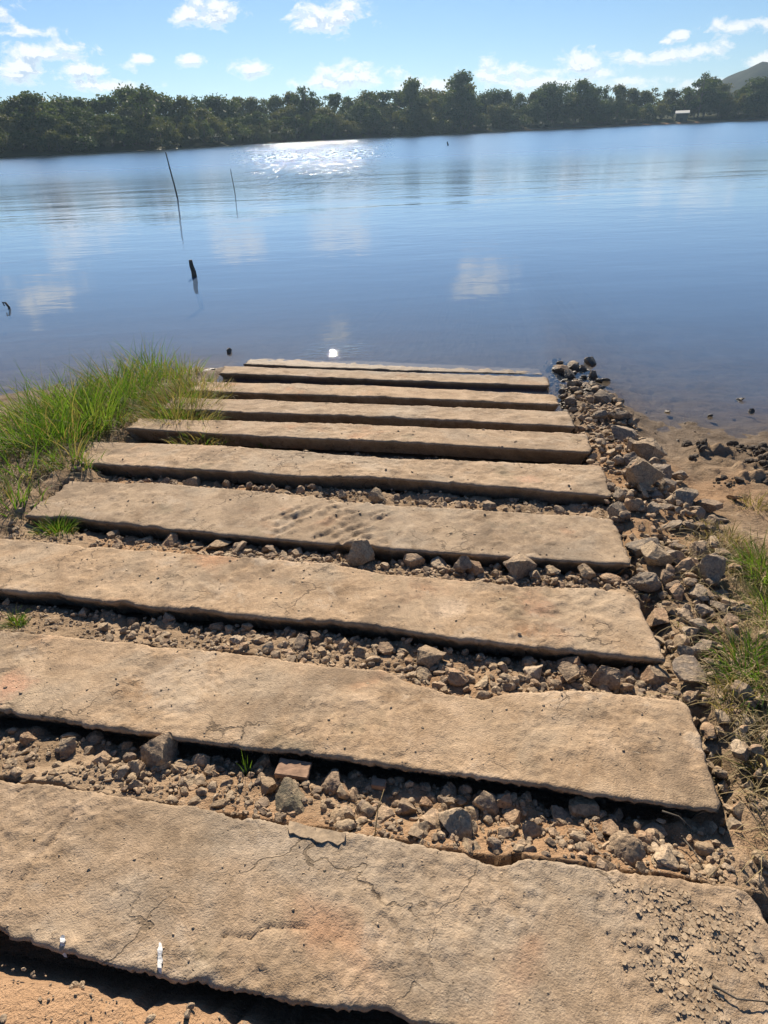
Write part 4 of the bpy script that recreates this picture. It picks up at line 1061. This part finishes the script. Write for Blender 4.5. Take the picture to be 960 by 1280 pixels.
while px < 1080:      # bushes along the bank
    sh = HC + (480 - px) * math.tan(ROLL) + 8
    hi_ = (.42, .70) if px < 600 else (.50, .78)
    top = sky_y(px) + (sh - sky_y(px)) * rr.uniform(*hi_)
    if not (826 < px < 888): add_tree(px, rr.uniform(2.5, 7.5) if px < 600 else rr.uniform(5, 9), top, 'bush', 'front')
    px += rr.uniform(12, 19)
ZN = [(-999, 30, 'at the far left'), (30, 207, 'left of the leaning pole'), (207, 300, 'above both poles'), (300, 480, 'above the glitter'), (480, 640, 'above the stake'), (640, 800, 'left of the roof'), (800, 890, 'around the roof'), (890, 9999, 'below the hill')]
# exactly one label each
KW = {'round': 'rounded', 'wide': 'broad', 'tall': 'slender', 'open': 'thin-crowned', 'bush': 'low'}
for lo, hi, zn in ZN:
    for row in ('back', 'middle', 'front'):
        ls = sorted([q for q in TREES if q[1] == row and lo <= q[0] < hi], key=lambda q: q[0])
        for n, q in enumerate(ls, 1):
            col = {'leaf_a': 'dark green', 'leaf_b': 'dull green', 'leaf_c': 'pale olive'}[q[3]]
            what = 'far shore shrub' if q[2] == 'bush' else f'far {row} row tree'
            tag(q[4], f'{KW[q[2]]} {col} {what} {zn}, {label_words(n)} from left', 'shrub' if q[2] == 'bush' else 'tree', 'shrubs along the opposite bank' if q[2] == 'bush' else 'trees on the opposite shore')
# scrub covering the land behind the tree rows: far-off wood, one mass
rs = np.random.default_rng(4); V, Fc = [], []
for k in range(5200):
    x = rs.uniform(-260, 520); dy = 30 + 160 * rs.random() ** 1.4; y = float(np.interp(x, _sx, _sy)) + dy
    a, b = to_ab(x, y); hgt = rs.uniform(3, 8.0)
    zb = 2.0 + .02 * dy
    for q in range(7):
        p = np.array([x, y, zb]) + np.array([rs.normal(0, 1.6), rs.normal(0, 1.6), rs.uniform(.3, 1) * hgt]); s = rs.uniform(.4, .9)
        u = rs.normal(size=3); u /= np.linalg.norm(u); w = np.cross(u, rs.normal(size=3)); w /= np.linalg.norm(w)
        o = len(V); V += [tuple(p - u * s), tuple(p + w * s * .7), tuple(p + u * s), tuple(p - w * s * .7)]; Fc.append((o, o + 1, o + 2, o + 3))
tag(mesh_obj('woodland', V, Fc, M['leaf_a'], None, False), kind='stuff')

# small building with a pale roof on the far bank
hy = HC + (480 - 852) * math.tan(ROLL); az, _ = azel(852, hy); D = 120.0
while D < 500 and D * math.cos(az) < float(y_shore(np.array([D * math.sin(az)]))[0]): D += 1.0
D += 6
x, y = D * math.sin(az), D * math.cos(az); z = max(tz(*to_ab(x, y)), .3)
_, e1 = azel(852, 138.0); zt = ZC + D * math.tan(e1)
root = empty('shed', (x, y, z)); root.rotation_euler = (0, 0, -az); tag(root, 'small low shed with a bright pale roof on the opposite bank', 'shed')
def boxm(x0, x1, y0, y1, z0, z1):
    v = [(x0, y0, z0), (x1, y0, z0), (x1, y1, z0), (x0, y1, z0), (x0, y0, z1), (x1, y0, z1), (x1, y1, z1), (x0, y1, z1)]
    return v, [(0, 3, 2, 1), (4, 5, 6, 7), (0, 1, 5, 4), (1, 2, 6, 5), (2, 3, 7, 6), (3, 0, 4, 7)]
hh = max(zt - z, 2.4)
v, f = boxm(-2.3, 2.3, 0, 5, 0, hh - 1.2); mesh_obj('wall', v, f, M['wall'], root, False)
v = [(-2.8, -.8, hh - .95), (2.8, -.8, hh - .95), (2.8, 3, hh), (-2.8, 3, hh), (2.8, 6, hh - 1.1), (-2.8, 6, hh - 1.1)]
v2 = v + [(a_, b_, c_ - .12) for a_, b_, c_ in v]
f = [(0, 1, 2, 3), (3, 2, 4, 5), (9, 8, 7, 6), (11, 10, 8, 9), (0, 6, 7, 1), (1, 7, 8, 2), (2, 8, 10, 4), (4, 10, 11, 5), (5, 11, 9, 3), (3, 9, 6, 0)]
mesh_obj('roof', v2, f, M['roof'], root, False)
v, f = boxm(-.6, .6, -.06, -.004, 0, 1.2); mesh_obj('door', v, f, M['dark'], root, False)

# ------------------------------------------------------------------ sky, clouds, sun
SUN_AZ, SUN_EL = R(-5.0), R(32)
world = bpy.data.worlds.new('World'); scene.world = world; world.use_nodes = True
t = NT(world.node_tree)
for n in list(t.n): t.n.remove(n)
wo = t.new('ShaderNodeOutputWorld')
sky = t.new('ShaderNodeTexSky', sky_type='NISHITA'); sky.sun_disc = False
sky.sun_elevation = SUN_EL; sky.sun_rotation = SUN_AZ; sky.air_density = 1.0; sky.dust_density = .1; sky.ozone_density = 2.0; sky.altitude = 300
tc = t.new('ShaderNodeTexCoord')
CLOUDS = [ # px, py, half width, half height, in photo pixels
 (0, 12, 26, 13), (60, 66, 62, 14), (25, 88, 50, 15), (110, 86, 48, 9), (236, 22, 28, 15), (268, 8, 34, 20), (412, 18, 52, 22), (392, 32, 30, 12), (440, 96, 60, 18), (400, 104, 50, 10),
 (182, 74, 16, 6), (233, 76, 20, 8), (312, 84, 36, 10), (140, 108, 60, 9), (626, 92, 46, 20), (540, 108, 60, 12), (718, 84, 36, 20), (760, 92, 40, 9), (785, 74, 26, 8), (838, 72, 34, 9), (882, 62, 30, 11),
 (912, 34, 38, 10), (850, 45, 14, 6), (830, 52, 14, 4), (955, 76, 20, 9), (690, 104, 80, 9), (790, 100, 60, 8), (905, 104, 50, 9), (30, 40, 40, 7)]
def cloud_group():
    g = bpy.data.node_groups.new('cloud_density', 'ShaderNodeTree')
    g.interface.new_socket('V', in_out='INPUT', socket_type='NodeSocketVector'); g.interface.new_socket('D', in_out='OUTPUT', socket_type='NodeSocketFloat')
    q = NT(g); gi = q.new('NodeGroupInput'); go = q.new('NodeGroupOutput'); v = gi.outputs[0]; best = None
    items = []
    for (px, py, w, h) in CLOUDS:
        az, el = azel(px, py); k = 1 / 1050; items.append((az, el, w * k * 1.12, h * k * 1.12))
    for (az, el, w, h) in [(9.2, 11.2, 2.9, 1.9), (-27, 10, 3.5, 1.2), (-4, 16, 1.6, 2.2), (-40, 8, 6, 1.2), (40, 9, 6, 1.5), (5, 22, 5, 2), (-15, 26, 7, 2.5), (25, 28, 7, 3)]:
        items.append((R(az), R(el), R(w), R(h)))
    for (az, el, w, h) in items:
        d = q.vmath('MULTIPLY', q.vmath('SUBTRACT', v, (az, el, 0)), (1 / w, 1 / h, 0)); m = q.vmath('LENGTH', d)
        best = m if best is None else q.math('MINIMUM', best, m)
    sv = q.vmath('MULTIPLY', v, (1, 1.7, 0))
    n = q.noise(sv, 30, 7, .66, .35)
    D = q.math('ADD', q.math('MULTIPLY', q.math('SUBTRACT', 1.0, best), .85), q.math('MULTIPLY', q.math('SUBTRACT', n, .5), 3.4))
    q.l.new(D, go.inputs[0]); return g
CG = cloud_group()
sx = t.new('ShaderNodeSeparateXYZ'); t.l.new(tc.outputs['Generated'], sx.inputs[0])
az_ = t.math('ARCTAN2', sx.outputs[0], sx.outputs[1]); el_ = t.math('ARCSINE', sx.outputs[2])
cv = t.new('ShaderNodeCombineXYZ'); t.l.new(az_, cv.inputs[0]); t.l.new(el_, cv.inputs[1])
def dens(vec):
    n = t.new('ShaderNodeGroup'); n.node_tree = CG; t.l.new(vec, n.inputs[0]); return n.outputs[0]
D0 = dens(cv.outputs[0]); D1 = dens(t.vmath('ADD', cv.outputs[0], (-.001, .008, 0)))
cover = t.fit(D0, .0, .75)
cover = t.math('MULTIPLY', cover, t.fit(el_, .0, .01))
lit = t.fit(t.math('SUBTRACT', D0, D1), -.18, .22)
thin = t.fit(D0, .75, .25)
lit = t.math('MAXIMUM', lit, thin)
CLOUD_L = 13.0
cc = t.mix(lit, (CLOUD_L * .50, CLOUD_L * .61, CLOUD_L * .78), (CLOUD_L, CLOUD_L * .985, CLOUD_L * .95))
# thin white haze band low over the trees
fin = t.mix(t.math('MULTIPLY', cover, .93), t.mix(1.0, sky.outputs[0], (.70, .90, 1.16), 'MULTIPLY'), cc)
bg = t.new('ShaderNodeBackground'); t.l.new(fin, bg.inputs[0]); bg.inputs[1].default_value = .05
t.l.new(bg.outputs[0], wo.inputs['Surface'])
world.cycles.sampling_method = 'MANUAL'; world.cycles.sample_map_resolution = 512

sun = bpy.data.lights.new('sun', 'SUN'); sun.energy = 5.0; sun.angle = R(.53); sun.color = (1, .88, .72)
so = bpy.data.objects.new('sun', sun); COL.objects.link(so)
sd = Vector((math.sin(SUN_AZ) * math.cos(SUN_EL), math.cos(SUN_AZ) * math.cos(SUN_EL), math.sin(SUN_EL)))
so.rotation_euler = sd.to_track_quat('Z', 'Y').to_euler(); so.location = sd * 50

# ------------------------------------------------------------------ the air over the lake
v, f = boxm(-2200, 2200, -600, 2600, -5.0, 96.0)
m, t, out = material('haze_air')
pv = t.new('ShaderNodeVolumePrincipled'); pv.inputs['Color'].default_value = (.55, .78, 1, 1); pv.inputs['Density'].default_value = .00022; pv.inputs['Anisotropy'].default_value = .35
t.l.new(pv.outputs[0], out.inputs['Volume'])
tag(mesh_obj('haze', v, f, m, None, False), kind='stuff')

# ------------------------------------------------------------------ camera and render settings
cam = bpy.data.cameras.new('camera'); co = bpy.data.objects.new('camera', cam); COL.objects.link(co)
cam.sensor_fit = 'VERTICAL'; cam.sensor_height = 36; cam.sensor_width = 27; cam.lens = F_PX / 1280 * 36
cam.clip_start = .05; cam.clip_end = 12000
mw = Matrix(((RT[0], UP[0], -FW[0], 0), (RT[1], UP[1], -FW[1], 0), (RT[2], UP[2], -FW[2], ZC), (0, 0, 0, 1)))
co.matrix_world = mw
scene.camera = co
scene.render.engine = 'CYCLES'
cy = scene.cycles
cy.use_denoising = True
try: cy.denoiser = 'OPENIMAGEDENOISE'
except Exception: pass
cy.max_bounces = 6; cy.diffuse_bounces = 1; cy.glossy_bounces = 3; cy.transmission_bounces = 3; cy.transparent_max_bounces = 8; cy.volume_bounces = 0
cy.sample_clamp_indirect = 4
scene.view_settings.view_transform = 'Standard'; scene.view_settings.look = 'None'
scene.view_settings.exposure = .70; scene.view_settings.gamma = 1
scene.view_settings.use_curve_mapping = False
